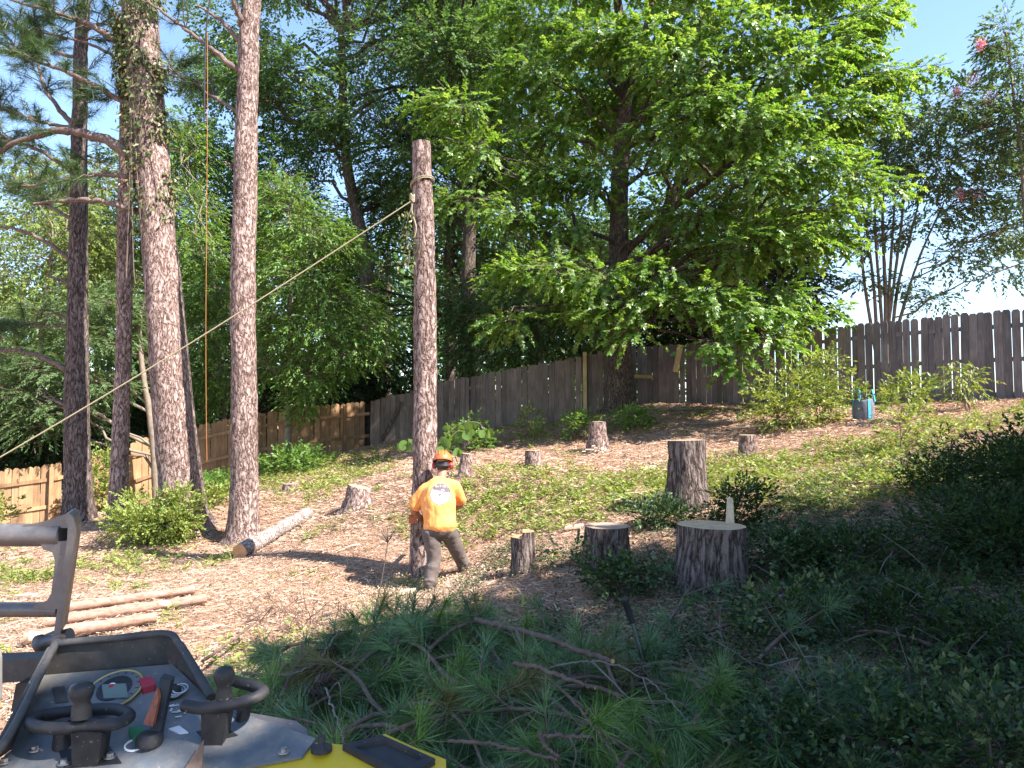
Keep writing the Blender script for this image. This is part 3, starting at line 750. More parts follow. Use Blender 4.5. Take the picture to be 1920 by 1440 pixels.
# dry vine on the pole
lv = MB(); rng = np.random.default_rng(17); n = 120
pos = np.array([P(rng.normal(764, 8), rng.uniform(395, 500), 9.0) for _ in range(n)])
v, f = leaf_arrays(pos, rand_unit(rng, n) + np.array([0, 0, -1.0]), rand_unit(rng, n), 0.07, 0.035); lv.add(v, f)
lv2 = MB(); lv2.tube(spline([P(772, 385, 9.05), P(762, 430, 9.0), P(768, 480, 9.0), P(762, 505, 9.0)], 16), 0.006, 5)
dv = thing('dangling_vine', 'bunch of wilted vine leaves dangling below the rope knot', 'vine', tuple(P(764, 450, 9.0))); put(lv, 'leaves', MAT['ivy'], dv); put(lv2, 'stem', MAT['twig'], dv)

# ================================================================== broadleaf trees
def px_clump(u, v, d, rpx, flat=0.45, ry=None):
    r = M(rpx, d); return (P(u, v, d), np.array([r, r if ry is None else ry, r * flat]))
# the big bright tree in front of the fence
rng = np.random.default_rng(99)
cl = [px_clump(k[0], k[1], k[2], k[3] * 0.84, k[4] * 0.66) for k in [(850, 200, 16.5, 75, 0.6), (800, 195, 16.4, 45, 0.5), (890, 280, 16.6, 60, 0.8), (870, 370, 16.6, 75, 0.35), (950, 400, 16.8, 70, 0.4), (1040, 250, 17.5, 70, 0.6), (1000, 130, 17.5, 90, 0.6),
    (960, 510, 16.2, 60, 0.5), (1030, 500, 16, 80, 0.5), (1120, 520, 15.8, 90, 0.5), (1170, 570, 15.7, 70, 0.6), (1185, 625, 15.6, 42, 0.9), (1120, 590, 16, 60, 0.6), (1260, 560, 15.8, 70, 0.6), (950, 600, 16.4, 60, 0.5), (1230, 510, 16, 80, 0.4),
    (1330, 560, 15.6, 90, 0.5), (1400, 590, 15.3, 90, 0.45), (1470, 550, 15.8, 70, 0.5), (1360, 640, 15.0, 55, 0.5), (1440, 640, 14.9, 55, 0.55), (1380, 680, 14.9, 30, 0.6), (1500, 600, 16, 50, 0.5),
    (1120, 80, 17, 90, 0.6), (1190, 70, 16.6, 80, 0.6), (1260, 120, 16.2, 110, 0.6), (1310, 200, 16, 100, 0.6), (1270, 280, 16, 80, 0.5), (1210, 240, 16.5, 60, 0.5), (1400, 60, 16.3, 110, 0.6),
    (1480, 130, 16.2, 110, 0.6), (1560, 90, 16.6, 90, 0.7), (1600, 40, 17, 70, 0.7), (1650, 20, 17.5, 50, 0.6), (1560, 210, 16.2, 100, 0.6), (1640, 140, 16.6, 70, 0.5), (1700, 140, 17, 50, 0.45), (1760, 125, 17.2, 28, 0.4), (1620, 220, 16.5, 80, 0.5),
    (1420, 230, 15.7, 110, 0.6), (1500, 300, 15.5, 110, 0.5), (1420, 330, 15.3, 90, 0.45), (1590, 330, 15.8, 80, 0.4), (1650, 350, 16.2, 60, 0.35), (1540, 390, 15.6, 80, 0.45), (1480, 440, 15.6, 90, 0.6),
    (1550, 450, 16.2, 60, 0.7), (1400, 460, 16, 90, 0.6), (1320, 400, 16.4, 70, 0.6), (1550, 580, 16.4, 35, 0.5), (1100, 330, 17.5, 90, 0.6), (1020, 330, 17.6, 80, 0.6), (1050, 420, 17.2, 80, 0.5), (1250, 400, 17.2, 80, 0.5),
    (1000, 40, 18, 90, 0.6), (1300, 30, 17, 90, 0.6), (1500, -40, 17, 140, 0.7), (1300, -90, 17.5, 170, 0.7), (1100, -80, 18, 160, 0.7), (1600, -70, 18, 110, 0.7), (940, 200, 18, 80, 0.7), (1200, 160, 19.5, 120, 0.8), (1350, 250, 19.5, 130, 0.8), (1450, 400, 19, 120, 0.8), (1100, 200, 20, 120, 0.8), (1080, 560, 18.4, 80, 0.7), (1330, 480, 18.5, 100, 0.8)]]
tb = on(1163, 18.6)
make_tree('sweetgum_tree', 'large bright green broadleaf tree with layered sunlit sprays before the fence', 'tree',
    [tb - np.array([0, 0, 0.15]), P(1163, 640, 18.6), P(1160, 400, 18.6), P(1168, 250, 18.6), P(1178, 140, 18.6), P(1160, 20, 18.6), P(1150, -150, 18.7)],
    [0.4, 0.29, 0.23, 0.2, 0.17, 0.11, 0.04], cl, MAT['gum_leaf'], MAT['oak_bark'], 51, 7600, 9, 0.5, 0.105, 0.11, 'star', 0.3, 0.3, flare=0.3, seg=20, rings=60,
    extra_trunks=[([P(1178, 190, 18.6), P(1200, 120, 18.5), P(1215, 40, 18.3), P(1240, -120, 18.2)], [0.14, 0.11, 0.09, 0.04]), ([P(1160, 400, 18.6), P(1100, 345, 18.3), P(1040, 320, 18), P(1000, 300, 17.8)], [0.07, 0.05, 0.035, 0.02]),
                  ([P(1165, 480, 18.6), P(1250, 400, 18), P(1340, 330, 17.2), P(1440, 260, 16.6)], [0.11, 0.09, 0.07, 0.03]), ([P(1165, 180, 18.6), P(1140, 150, 18.4), P(1110, 80, 18.2), P(1080, 0, 18)], [0.06, 0.05, 0.04, 0.02])], shell=1.9, min_h=2.6)
# tall dark oaks beyond the fence
def oak(label, tb_uvd, tops, rw, ce, R, seed, n, ncl=30, mat='oak_leaf', L=0.13, keep=None, extra=(), r0=0.9, r1=1.5, shape='leaf', name='oak_tree'):
    rng = np.random.default_rng(seed); u, d = tb_uvd
    b = on(u, d, -0.15); tr = [b] + [P(*k) for k in tops]
    rad = list(np.linspace(rw, rw * 0.35, len(tr)))
    c = P(*ce); cl = blob_clumps(rng, c, R, ncl, r0, r1, 0.6, keep)
    cl += [px_clump(*k) for k in extra]
    return make_tree(name, label, 'tree', tr, rad, cl, MAT[mat], MAT['oak_bark'], seed, n, 9, 0.6, L, L * 0.62, shape, 0.2, 0.6, group='trees beyond the fences', limb_r=0.05, min_h=3.0)
oak('tall dark leafy tree directly behind the upper half of the cut pole', (878, 23.5), [(875, 600, 23.5), (880, 400, 23.5), (868, 150, 23.5), (865, -60, 23.5)], 0.3, (830, 120, 24), (4.3, 3, 5.6), 61, 6400, 36)
oak('dark tree with a broken trunk stub between the sunlit pine and the cut pole', (692, 24.5), [(690, 640, 24.5), (685, 480, 24.5), (650, 300, 24.6), (640, 60, 24.6)], 0.33, (640, 110, 25.5), (4.6, 3, 6.2), 62, 7000, 40)
oak('dark shaded tree behind the right side of the big bright tree', (1240, 23.5), [(1240, 560, 23.5), (1250, 420, 23.5), (1300, 250, 23.5), (1330, 20, 23.5)], 0.28, (1290, 300, 24), (4.6, 2.5, 4.8), 63, 4200, 30)
oak('tall slender dark tree seen left of the big bright tree', (847, 27), [(846, 600, 27), (850, 400, 27), (930, 200, 27), (960, 0, 27)], 0.24, (1000, 260, 28), (4.6, 3, 6.5), 64, 4600, 32)
oak('dark leafy tree showing between the ivy covered pine and the sunlit pine', (505, 26), [(500, 620, 26), (480, 450, 26), (470, 300, 26), (500, 60, 26)], 0.24, (455, 300, 27), (3.4, 3, 4.6), 65, 3400, 22, keep=lambda p: (p[0] * FPX / p[1] + 960) > 400 or p[2] < P(400, 230, 27)[2])
oak('wide dark tree filling the gap behind the grey fence', (1010, 29), [(1010, 560, 29), (1000, 420, 29), (1010, 250, 29)], 0.24, (860, 480, 29), (6.0, 2.5, 4.2), 66, 4200, 30)
oak('dark tree far behind the understory at the left', (330, 30), [(330, 620, 30), (330, 450, 30), (320, 330, 30)], 0.22, (260, 470, 30), (6.2, 2.5, 3.4), 67, 3600, 26, 'olive_leaf')
# lower, lighter trees
def under(label, tb_uvd, tops, rw, cls, seed, n, mat, L=0.1, W=0.05, k=9, tw=0.4, droop=0.35, bark='smooth_bark', name='young_tree', tilt=0.5):
    u, d = tb_uvd; b = on(u, d, -0.1); tr = [b] + [P(*q) for q in tops]
    return make_tree(name, label, 'tree', tr, list(np.linspace(rw, rw * 0.35, len(tr))), [px_clump(*q) for q in cls], MAT[mat], MAT[bark], seed, n, k, tw, L, W, 'leaf', droop, tilt, limb_r=0.02, min_h=0.8)
under('sunlit bright green young tree before the tan fence, right of the sunlit pine', (540, 19.3), [(541, 760, 19.3), (545, 600, 19.3), (550, 440, 19.4)], 0.11,
      [(540, 400, 19.3, 80, .7), (590, 440, 19, 70, .6), (510, 470, 19.2, 60, .6), (560, 520, 19, 90, .6), (640, 560, 18.8, 70, .5), (690, 610, 18.7, 55, .5), (610, 620, 18.8, 80, .5), (540, 640, 19, 70, .6), (660, 660, 18.6, 60, .5), (590, 700, 18.8, 60, .7),
       (570, 750, 18.9, 35, .9), (520, 590, 19, 60, .6), (710, 640, 18.7, 35, .5), (640, 470, 19.4, 60, .5), (505, 690, 19, 40, .7), (520, 345, 19.4, 45, .7)], 71, 3300, 'bright_leaf', 0.11, 0.05)
under('bright green sapling between the leaning pine and the sunlit pine', (425, 20.8), [(420, 760, 20.8), (405, 620, 20.8), (400, 500, 20.8)], 0.08,
      [(380, 470, 20.8, 60, .7), (420, 540, 20.6, 55, .7), (400, 620, 20.5, 60, .7), (380, 700, 20.5, 55, .7), (420, 720, 20.5, 45, .7), (360, 560, 20.8, 60, .8), (350, 400, 22, 70, .8), (345, 300, 23, 70, .9), (350, 240, 23, 45, .8), (370, 760, 20.5, 35, .8)], 72, 2400, 'bright_leaf', 0.11, 0.05)
under('feathery grey green mimosa tree with a pale curved trunk behind the slim pine', (300, 18.6), [(285, 800, 18.5), (268, 700, 18.4), (262, 600, 18.4), (275, 560, 18.4)], 0.1,
      [(190, 640, 18.3, 80, .35), (100, 690, 18.2, 80, .35), (40, 740, 18.2, 80, .35), (120, 770, 18.3, 70, .35), (60, 800, 18.3, 70, .35), (200, 720, 18.3, 60, .35), (200, 570, 18.5, 80, .4), (20, 660, 18.3, 60, .35), (100, 600, 18.5, 80, .4), (-40, 700, 18.2, 90, .4), (230, 600, 18.5, 50, .4)],
      73, 2200, 'mimosa_leaf', 0.1, 0.028, 22, 0.42, 0.15, name='mimosa_tree', tilt=0.3)
under('yellowish olive tree crown behind the farthest left pine', (60, 23), [(70, 760, 23), (80, 620, 23), (100, 450, 23)], 0.14,
      [(60, 480, 23, 90, .7), (150, 430, 23, 90, .7), (30, 560, 22.5, 90, .6), (180, 520, 23, 80, .7), (100, 560, 22.6, 80, .6), (40, 400, 23.5, 80, .7), (190, 450, 23, 60, .7), (100, 350, 24, 70, .7), (200, 620, 22.6, 60, .7), (30, 300, 24, 60, .7), (-40, 500, 23, 100, .8), (-40, 620, 22, 90, .8), (200, 350, 24, 50, .8)], 74, 3300, 'olive_leaf', 0.11, 0.055)
under('low dark green tree hanging over the tan fence at far left', (30, 20.5), [(40, 850, 20.4), (60, 790, 20.4), (60, 740, 20.4)], 0.09,
      [(30, 830, 19.6, 80, .7), (100, 860, 19.8, 60, .7), (160, 830, 20, 70, .7), (40, 770, 20.5, 90, .8), (180, 760, 21, 80, .8), (-40, 800, 19.6, 90, .8), (230, 800, 21.5, 70, .8), (280, 740, 22, 80, .8)], 75, 2600, 'dark_leaf', 0.12, 0.06)
under('dark evergreen undergrowth tree above the middle of the tan fence', (470, 24), [(470, 760, 24), (480, 700, 24), (490, 640, 24)], 0.09,
      [(360, 760, 24, 90, .8), (450, 700, 24, 90, .9), (520, 740, 24, 80, .8), (620, 720, 24, 90, .8), (660, 690, 24, 70, .9), (400, 640, 24.5, 90, .9), (740, 690, 24, 70, .9)], 76, 2800, 'dark_leaf', 0.14, 0.07)
under('mid green leafy tree rising over the grey fence left of the big trunk', (1000, 22), [(1000, 660, 22), (1010, 580, 22), (1015, 500, 22)], 0.1,
      [(940, 650, 21.8, 70, .8), (1010, 620, 21.8, 80, .8), (1080, 600, 21.8, 80, .8), (980, 580, 22, 80, .8), (1060, 520, 22, 90, .8), (900, 600, 22.4, 60, .8), (1110, 650, 21.6, 45, .8), (1140, 560, 22, 60, .8), (870, 660, 22.4, 40, .8), (840, 560, 23, 70, .9)], 77, 2900, 'oak_leaf', 0.11, 0.065)
under('dark shrubby tree above the brown fence right of the big trunk', (1330, 22), [(1330, 640, 22), (1340, 580, 22), (1345, 520, 22)], 0.08,
      [(1220, 620, 22, 50, .8), (1280, 600, 22, 70, .8), (1350, 620, 21.6, 70, .7), (1430, 560, 21.6, 80, .9), (1300, 520, 22, 80, .9), (1500, 530, 21, 60, .9), (1520, 590, 20, 35, .8), (1430, 480, 22, 80, .9)], 78, 2300, 'dark_leaf', 0.13, 0.08)
# crape myrtles beyond the right fence
rng = np.random.default_rng(83)
def myrtle(label, u0, d, stems, cls, seed, n, fl):
    b = on(u0, d, -0.1)
    ex = [([b + np.array([rng.normal() * 0.12, rng.normal() * 0.1, 0.05])] + [P(u, v, d) for u, v in s], [0.055, 0.04, 0.03, 0.018][:len(s) + 1]) for s in stems[1:]]
    r = make_tree('crape_myrtle', label, 'tree', [b] + [P(u, v, d) for u, v in stems[0]], [0.06, 0.045, 0.032, 0.018][:len(stems[0]) + 1], [px_clump(*q) for q in cls], MAT['myrtle_leaf'], MAT['smooth_bark'], seed, n, 9, 0.4, 0.115, 0.06, 'leaf', 0.2, 0.6, extra_trunks=ex, limb_r=0.012, flare=0)
    rg = np.random.default_rng(seed); 
    for (u, v, rp) in fl:
        k = 150; R = M(rp, d); c = P(u, v, d - 0.9); pos = c + rg.normal(size=(k, 3)) * np.array([R * 0.4, R * 0.4, R * 0.55]); mb = MB()
        vv, ff = leaf_arrays(pos, rand_unit(rg, k), rand_unit(rg, k), 0.045, 0.04); mb.add(vv, ff); put(mb, 'flower_cluster', MAT['pink'], r)['kind'] = 'stuff'
myrtle('many-stemmed crape myrtle with pink flower clusters behind the right fence', 1660, 18.5,
    [[(1660, 560), (1655, 400), (1665, 250)], [(1640, 560), (1625, 430), (1610, 340)], [(1625, 560), (1612, 450), (1600, 380)], [(1672, 560), (1690, 420), (1700, 300)], [(1680, 560), (1705, 450), (1730, 350)], [(1690, 590), (1725, 480), (1770, 380)], [(1650, 560), (1640, 400), (1650, 300)], [(1667, 560), (1675, 420), (1680, 330)]],
    [(1760, 220, 18.5, 80, .7), (1700, 260, 18.5, 80, .6), (1820, 190, 18.5, 60, .6), (1800, 290, 18.3, 90, .6), (1730, 330, 18.4, 80, .5), (1660, 300, 18.6, 70, .5), (1850, 360, 18.3, 80, .5), (1780, 390, 18.3, 70, .45), (1860, 440, 18.2, 80, .45), (1800, 480, 18.2, 60, .4), (1900, 500, 18, 70, .4), (1640, 450, 18.6, 50, .4),
     (1700, 420, 18.4, 60, .4), (1880, 280, 18.5, 70, .6), (1620, 400, 18.6, 45, .5), (1750, 560, 18.3, 40, .4), (1690, 530, 18.4, 40, .4), (1620, 520, 18.6, 35, .4), (1940, 420, 18.3, 90, .6)], 81, 2500,
    [(1825, 146, 17), (1855, 186, 19), (1795, 172, 13), (1846, 232, 12), (1876, 252, 10), (1830, 362, 12), (1802, 365, 10)])
myrtle('taller slender crape myrtle rising at the right edge behind the fence', 1935, 17,
    [[(1925, 500), (1915, 300), (1885, 60)], [(1945, 500), (1940, 300), (1920, 120)]],
    [(1880, 60, 17, 35, .9), (1890, 120, 17, 50, .7), (1910, 180, 17, 55, .7), (1930, 250, 17, 70, .7), (1940, 340, 17, 70, .6), (1880, 90, 17, 35, .6), (1960, 160, 17, 70, .8), (1900, 230, 17, 45, .6), (1860, 85, 17, 22, .5)], 82, 800, [(1838, 84, 9)])
# far wood
rng = np.random.default_rng(91); n = 15000
az = rng.uniform(-0.82, 0.33, n); dist = rng.uniform(36, 52, n); x = az * dist; hmax = np.where(az < -0.6, 9.0, np.where(az > 0.25, 7.0, 12.5)) + 2.5 * n2(x, dist * 0 + 3, 0.25)
pos = np.stack([x, dist, gz(x, dist) + rng.uniform(0, 1, n) ** 1.25 * hmax], 1)
v, f = sprays(rng, pos, rand_unit(rng, n), 6, 0.9, 0.36, 0.26, 0.2, 0.8); mb = MB(); mb.add(v, f)
nt_ = 60; xx = rng.uniform(-0.8, 0.3, nt_) * 42
for k in range(nt_):
    yy = rng.uniform(36, 50); z0 = g1(xx[k], yy); mb.tube([(xx[k], yy, z0), (xx[k] + rng.normal() * 0.4, yy, z0 + 10)], [0.2, 0.07], 6, mi=1)
tag(mb.build('distant_woods', [MAT['oak_leaf'], MAT['oak_bark']]), 'dark mass of woods far behind the fences', kind='stuff')
# trees standing to the right of and behind the photographer: they shade the foreground
def shade_tree(label, c, R, seed):
    rng = np.random.default_rng(seed); b = np.array([c[0], c[1], g1(c[0], c[1]) - 0.15])
    cl = blob_clumps(rng, c, R, 26, 1.0, 1.5, 0.7)
    make_tree('shade_tree', label, 'tree', [b, b + np.array([0.1, 0, 3]), np.array(c) + np.array([0, 0, -R[2] * 0.2]), np.array(c) + np.array([0, 0, R[2] * 0.7])], [0.32, 0.26, 0.18, 0.05], cl, MAT['oak_leaf'], MAT['oak_bark'], seed, 3000, 8, 0.7, 0.24, 0.17, 'leaf', 0.2, 0.5, twigs=False)
SHADE = [
((8.6, -0.2, 8.2), (3.4, 3.2, 2.6)), ((12.2, 1.6, 8.4), (3.4, 3.3, 2.6)), ((16.2, 3.4, 9.0), (3.6, 3.2, 2.8)), ((8.6, -5.4, 8.6), (3.6, 3.6, 3.0)), ((13.6, -3.6, 9.2), (3.8, 3.6, 3.0)), ((19.5, -0.5, 10), (4, 4, 3.2)), ((9.6, 3.2, 5.2), (2.3, 1.7, 1.9)), ((13.5, 5.4, 5.4), (2.4, 1.7, 2.0))]
for k, (c, R) in enumerate(SHADE):
    shade_tree(['nearest shade tree beside the photographer', 'second shade tree along the right boundary', 'third shade tree along the right boundary', 'shade tree behind the photographer', 'farther shade tree behind right', 'tallest shade tree farthest right', 'low shade tree nearest the right frame edge', 'low shade tree up the slope at right'][k], c, R, 200 + k)

# ================================================================== stumps
def stump(label, u, Y, wpx, hpx, seed, bark='stump_bark', face='cut_grey', flare=0.2, tilt=(0, 0), step=False, name='tree_stump', topw=None, lean=0.0):
    base = on(u, Y, -0.08); r = M(wpx, Y) / 2; h = M(hpx, Y)
    root = thing(name, label, 'stump', tuple(base))
    rt = r if topw is None else M(topw, Y) / 2
    mb = MB(); zs = [0, h * 0.35, h * 0.7, h + 0.08]
    pts = [base + np.array([lean * z, 0, z]) for z in zs]
    tp, q = trunk_mesh(mb, pts, [r * 1.02, (r * 2 + rt) / 3, (r + rt * 2) / 3, rt], 40, max(18, int(h / 0.02)), 0.016 * min(1.5, r / 0.15), seed, flare)
    c = tp.mean(0)
    # tilt the sawn top
    n = 40
    allv = mb.v[0]; top_idx = np.arange(len(allv) - n, len(allv))
    dz = (allv[:, 0] - c[0]) * tilt[0] + (allv[:, 1] - c[1]) * tilt[1]
    w = np.clip((allv[:, 2] - base[2] - h * 0.3) / (h * 0.75), 0, 1); allv[:, 2] += dz * w
    if step:
        right = allv[:, 0] > c[0] + step * rt
        low = (allv[:, 2] > base[2] + 0.06 + h * 0.8) & ~right; allv[low, 2] = np.minimum(allv[low, 2], base[2] + 0.08 + h * 0.86)
    put(mb, 'bark', MAT[bark], root, True)
    tp = allv[top_idx]; c = tp.mean(0)
    fb = MB(); rings = [tp] + [(tp - c) * s + c + np.array([0, 0, 0.006 * sin(9 * s + seed)]) for s in (0.8, 0.55, 0.28)]
    vv = np.vstack(rings + [c[None]]); j = np.arange(n); k = (j + 1) % n
    for a in range(3): fb.add(np.vstack([rings[a], rings[a + 1]]), np.stack([j, k, k + n, j + n], 1))
    fb.add(np.vstack([rings[3], c[None]]), np.stack([j, k, np.full(n, n)], 1))
    o = fb.build('cut_face', MAT[face], root); o.location = tuple(c - base)
    me = o.data; co = np.zeros(len(me.vertices) * 3, np.float32); me.vertices.foreach_get('co', co); co = co.reshape(-1, 3) - c; me.vertices.foreach_set('co', co.ravel().astype(np.float32))
    return root, c, rt
stump('widest grey-barked stump in the shade with a broad flat sawn top', 1330, 7.0, 126, 104, 301, face='cut', flare=0.24, tilt=(-0.02, 0.0), topw=124)
stump('medium shaded stump with a dark level top, left of the widest stump', 1136, 7.6, 88, 80, 302, flare=0.22, tilt=(0.0, 0.02), topw=80)
stump('narrow shaded stump with a stepped top, nearest the worker', 980, 8.0, 46, 76, 303, face='cut_orange', flare=0.1, step=-0.15, topw=42)
stump('tall thick stump half in sun behind the widest stump', 1286, 9.5, 76, 128, 304, flare=0.25, topw=66, tilt=(0.03, 0))
stump('pale tapered stump with a white cut at its foot near the grey fence', 1120, 15, 40, 56, 305, 'pine_bark', 'cut', 0.35, topw=31)
stump('small sunlit stump low in the weeds right of the worker', 1000, 13, 32, 36, 306, 'pine_bark', 'cut', 0.1, topw=30)
stump('small leaning stump just right of the orange helmet', 870, 12.4, 27, 44, 307, 'pine_bark', 'cut', 0.12, topw=23, lean=0.12)
stump('small stump on the sunny slope right of the tall thick stump', 1400, 12.5, 34, 40, 308, 'pine_bark', 'cut', 0.1, topw=31)
stump('low sunlit stump with a slanted cut behind the fallen log', 676, 12, 58, 40, 309, 'pine_bark', 'cut', 0.3, topw=38, tilt=(-0.25, 0))
stump('very low weathered stump behind the fallen log nearest the tan fence', 548, 15.5, 30, 14, 310, 'pine_bark', 'cut_grey', 0.2, topw=26)
# white chipped wood on the tapered stump
c = on(1120, 14.8); mb = MB(); rng = np.random.default_rng(3)
for k in range(26): mb.box(c + np.array([rng.normal() * 0.13, rng.uniform(-0.16, -0.02), abs(rng.normal()) * 0.05 + 0.02]), (0.07, 0.03, 0.02), rotz(rng.uniform(0, 3)) @ rotx(rng.uniform(-0.6, 0.6)))
tag(mb.build('wood_chips', MAT['split_wood']), 'white wood chips at the foot of the tapered stump', kind='stuff')
# upright splinter of wood on / behind the widest stump
c = P(1372, 985, 7.1); b0 = c.copy(); b0[2] = g1(b0[0], 7.1 + 0.0) ; mb = MB()
top_z = P(1372, 935, 7.1)[2]; z0 = P(1330, 988, 7.0)[2] - 0.02
mb.prism([(c[0] - 0.038, 7.15, z0), (c[0] + 0.042, 7.15, z0), (c[0] + 0.03, 7.15, top_z - 0.005), (c[0] + 0.005, 7.15, top_z + 0.012), (c[0] - 0.018, 7.15, top_z - 0.004)], (0.006, 0.05, 0))
tag(mb.build('wood_splinter', MAT['split_wood']), 'pale upright split of wood standing on the widest stump', 'wood piece')

# ================================================================== logs
def log(label, a, b, r0, r1, seed, bark='pine_bark', face='cut_orange', patches=0):
    a = np.asarray(a, float); b = np.asarray(b, float); L = np.linalg.norm(b - a); d = (b - a) / L
    root = thing('cut_log', label, 'log', tuple(a))
    pts = [a + d * L * t for t in np.linspace(0, 1, 5)]
    mb = MB(); tp, q = trunk_mesh(mb, pts, np.linspace(r0, r1, 5), 26, max(30, int(L / 0.03)), 0.008, seed)
    put(mb, 'bark', MAT[bark], root, True)
    v0 = mb.v[0][:26]
    for nm, ring in (('cut_face', v0[::-1]), ('cut_face', tp)):
        f = MB(); f.poly(ring + 0); put(f, nm, MAT[face], root)
    return root
MAT['pale_log'] = bark_mat('pale_log', (0.45, 0.4, 0.37), (0.1, 0.075, 0.065), (0.32, 0.26, 0.235), 9, 1.0, 0.012)
def streak_log(name, cols):
    m, nt, b = newmat(name); v1 = mapped(nt, (2.2, 16, 16)); v3 = mapped(nt, (1.6, 5, 5)); a = noise(nt, v1, 1.6, 6, 0.7); p = noise(nt, v3, 1.5, 2, 0.5)
    c = ramp(nt, [(0.3, cols[0]), (0.5, cols[1]), (0.7, cols[2])], a.outputs['Fac']); k = ramp(nt, [(0.64, (0, 0, 0)), (0.67, (1, 1, 1))], p.outputs['Fac'])
    nt.links.new(mix(nt, c.outputs[0], cols[3], k.outputs[0]), b.inputs['Base Color']); b.inputs['Roughness'].default_value = 0.8; b.inputs['Specular IOR Level'].default_value = 0.25
    bump(nt, b, a.outputs['Fac'], 0.7, 0.012); return m
MAT['red_log'] = streak_log('red_log', [(0.16, 0.085, 0.06), (0.33, 0.2, 0.15), (0.42, 0.28, 0.22), (0.62, 0.5, 0.37)])
a = P(449, 1046, 10.65); b_ = P(578, 952, 12.5)
a[2] = g1(a[0], a[1]) + 0.1; b_[2] = g1(b_[0], b_[1]) + 0.1
log('pale barked log with an orange end lying downhill right of the sunlit pine', a, b_, 0.115, 0.1, 321, 'pale_log', 'cut_orange')
def glog(label, u0, v0, u1, v1, Y0, Y1, r0, r1, seed, **kw):
    a = on(u0, Y0, r0 * 1.0 + 0.035); b = on(u1, Y1, r1 * 1.0 + 0.035); return log(label, a, b, r0, r1, seed, **kw)
glog('front pinkish peeled log lying on the straw behind the machine', 60, 1180, 303, 1155, 7.15, 7.6, 0.058, 0.05, 322, bark='red_log', face='cut')
glog('longest pinkish log lying behind the other two near the machine', 95, 1165, 395, 1140, 7.7, 8.3, 0.055, 0.05, 323, bark='red_log', face='cut')
glog('middle pinkish log with pale sawn end among the three near the machine', 120, 1158, 372, 1128, 8.15, 8.75, 0.05, 0.045, 324, bark='red_log', face='cut')

# ================================================================== the worker
PX, PY = -0.885, 8.66
pg = g1(-0.95, 8.58)
def W3(x, y, z): return np.array([PX + x, PY + y, z])
person = thing('person', 'worker in orange shirt and helmet, seen from behind, sawing the cut pole', 'person', (PX, PY, pg))
def remesh(o, vox, smooth=4):
    m = o.modifiers.new('remesh', 'REMESH'); m.mode = 'VOXEL'; m.voxel_size = vox; m.use_smooth_shade = True
    s = o.modifiers.new('smooth', 'SMOOTH'); s.iterations = smooth; s.factor = 0.5
def crumple(o, s, size):
    t = bpy.data.textures.new('folds', 'CLOUDS'); t.noise_scale = size; t.noise_depth = 1
    m = o.modifiers.new('folds', 'DISPLACE'); m.texture = t; m.strength = s; m.mid_level = 0.5; m.texture_coords = 'LOCAL'
def capsule(mb, pts, rad, seg=14, n=14, up=None):
    p = spline(pts, n); rr = spline(np.asarray(rad, float).reshape(len(pts), -1), n)
    r = rr[:, 0] if rr.shape[1] == 1 else rr
    # rounded ends
    d0 = norm(p[0] - p[1]); d1 = norm(p[-1] - p[-2])
    def sc(r_, k): return r_ * k
    p = np.vstack([p[0] + d0 * np.max(r[0]) * 0.5, p[0] + d0 * np.max(r[0]) * 0.3, p, p[-1] + d1 * np.max(r[-1]) * 0.3, p[-1] + d1 * np.max(r[-1]) * 0.5])
    r = np.concatenate([[r[0] * 0.35, r[0] * 0.78], r, [r[-1] * 0.78, r[-1] * 0.35]])
    mb.tube(p, r, seg, True, up=up)
MAT['skin'] = plain('skin', (0.36, 0.17, 0.11), 0.55, var=0.12)
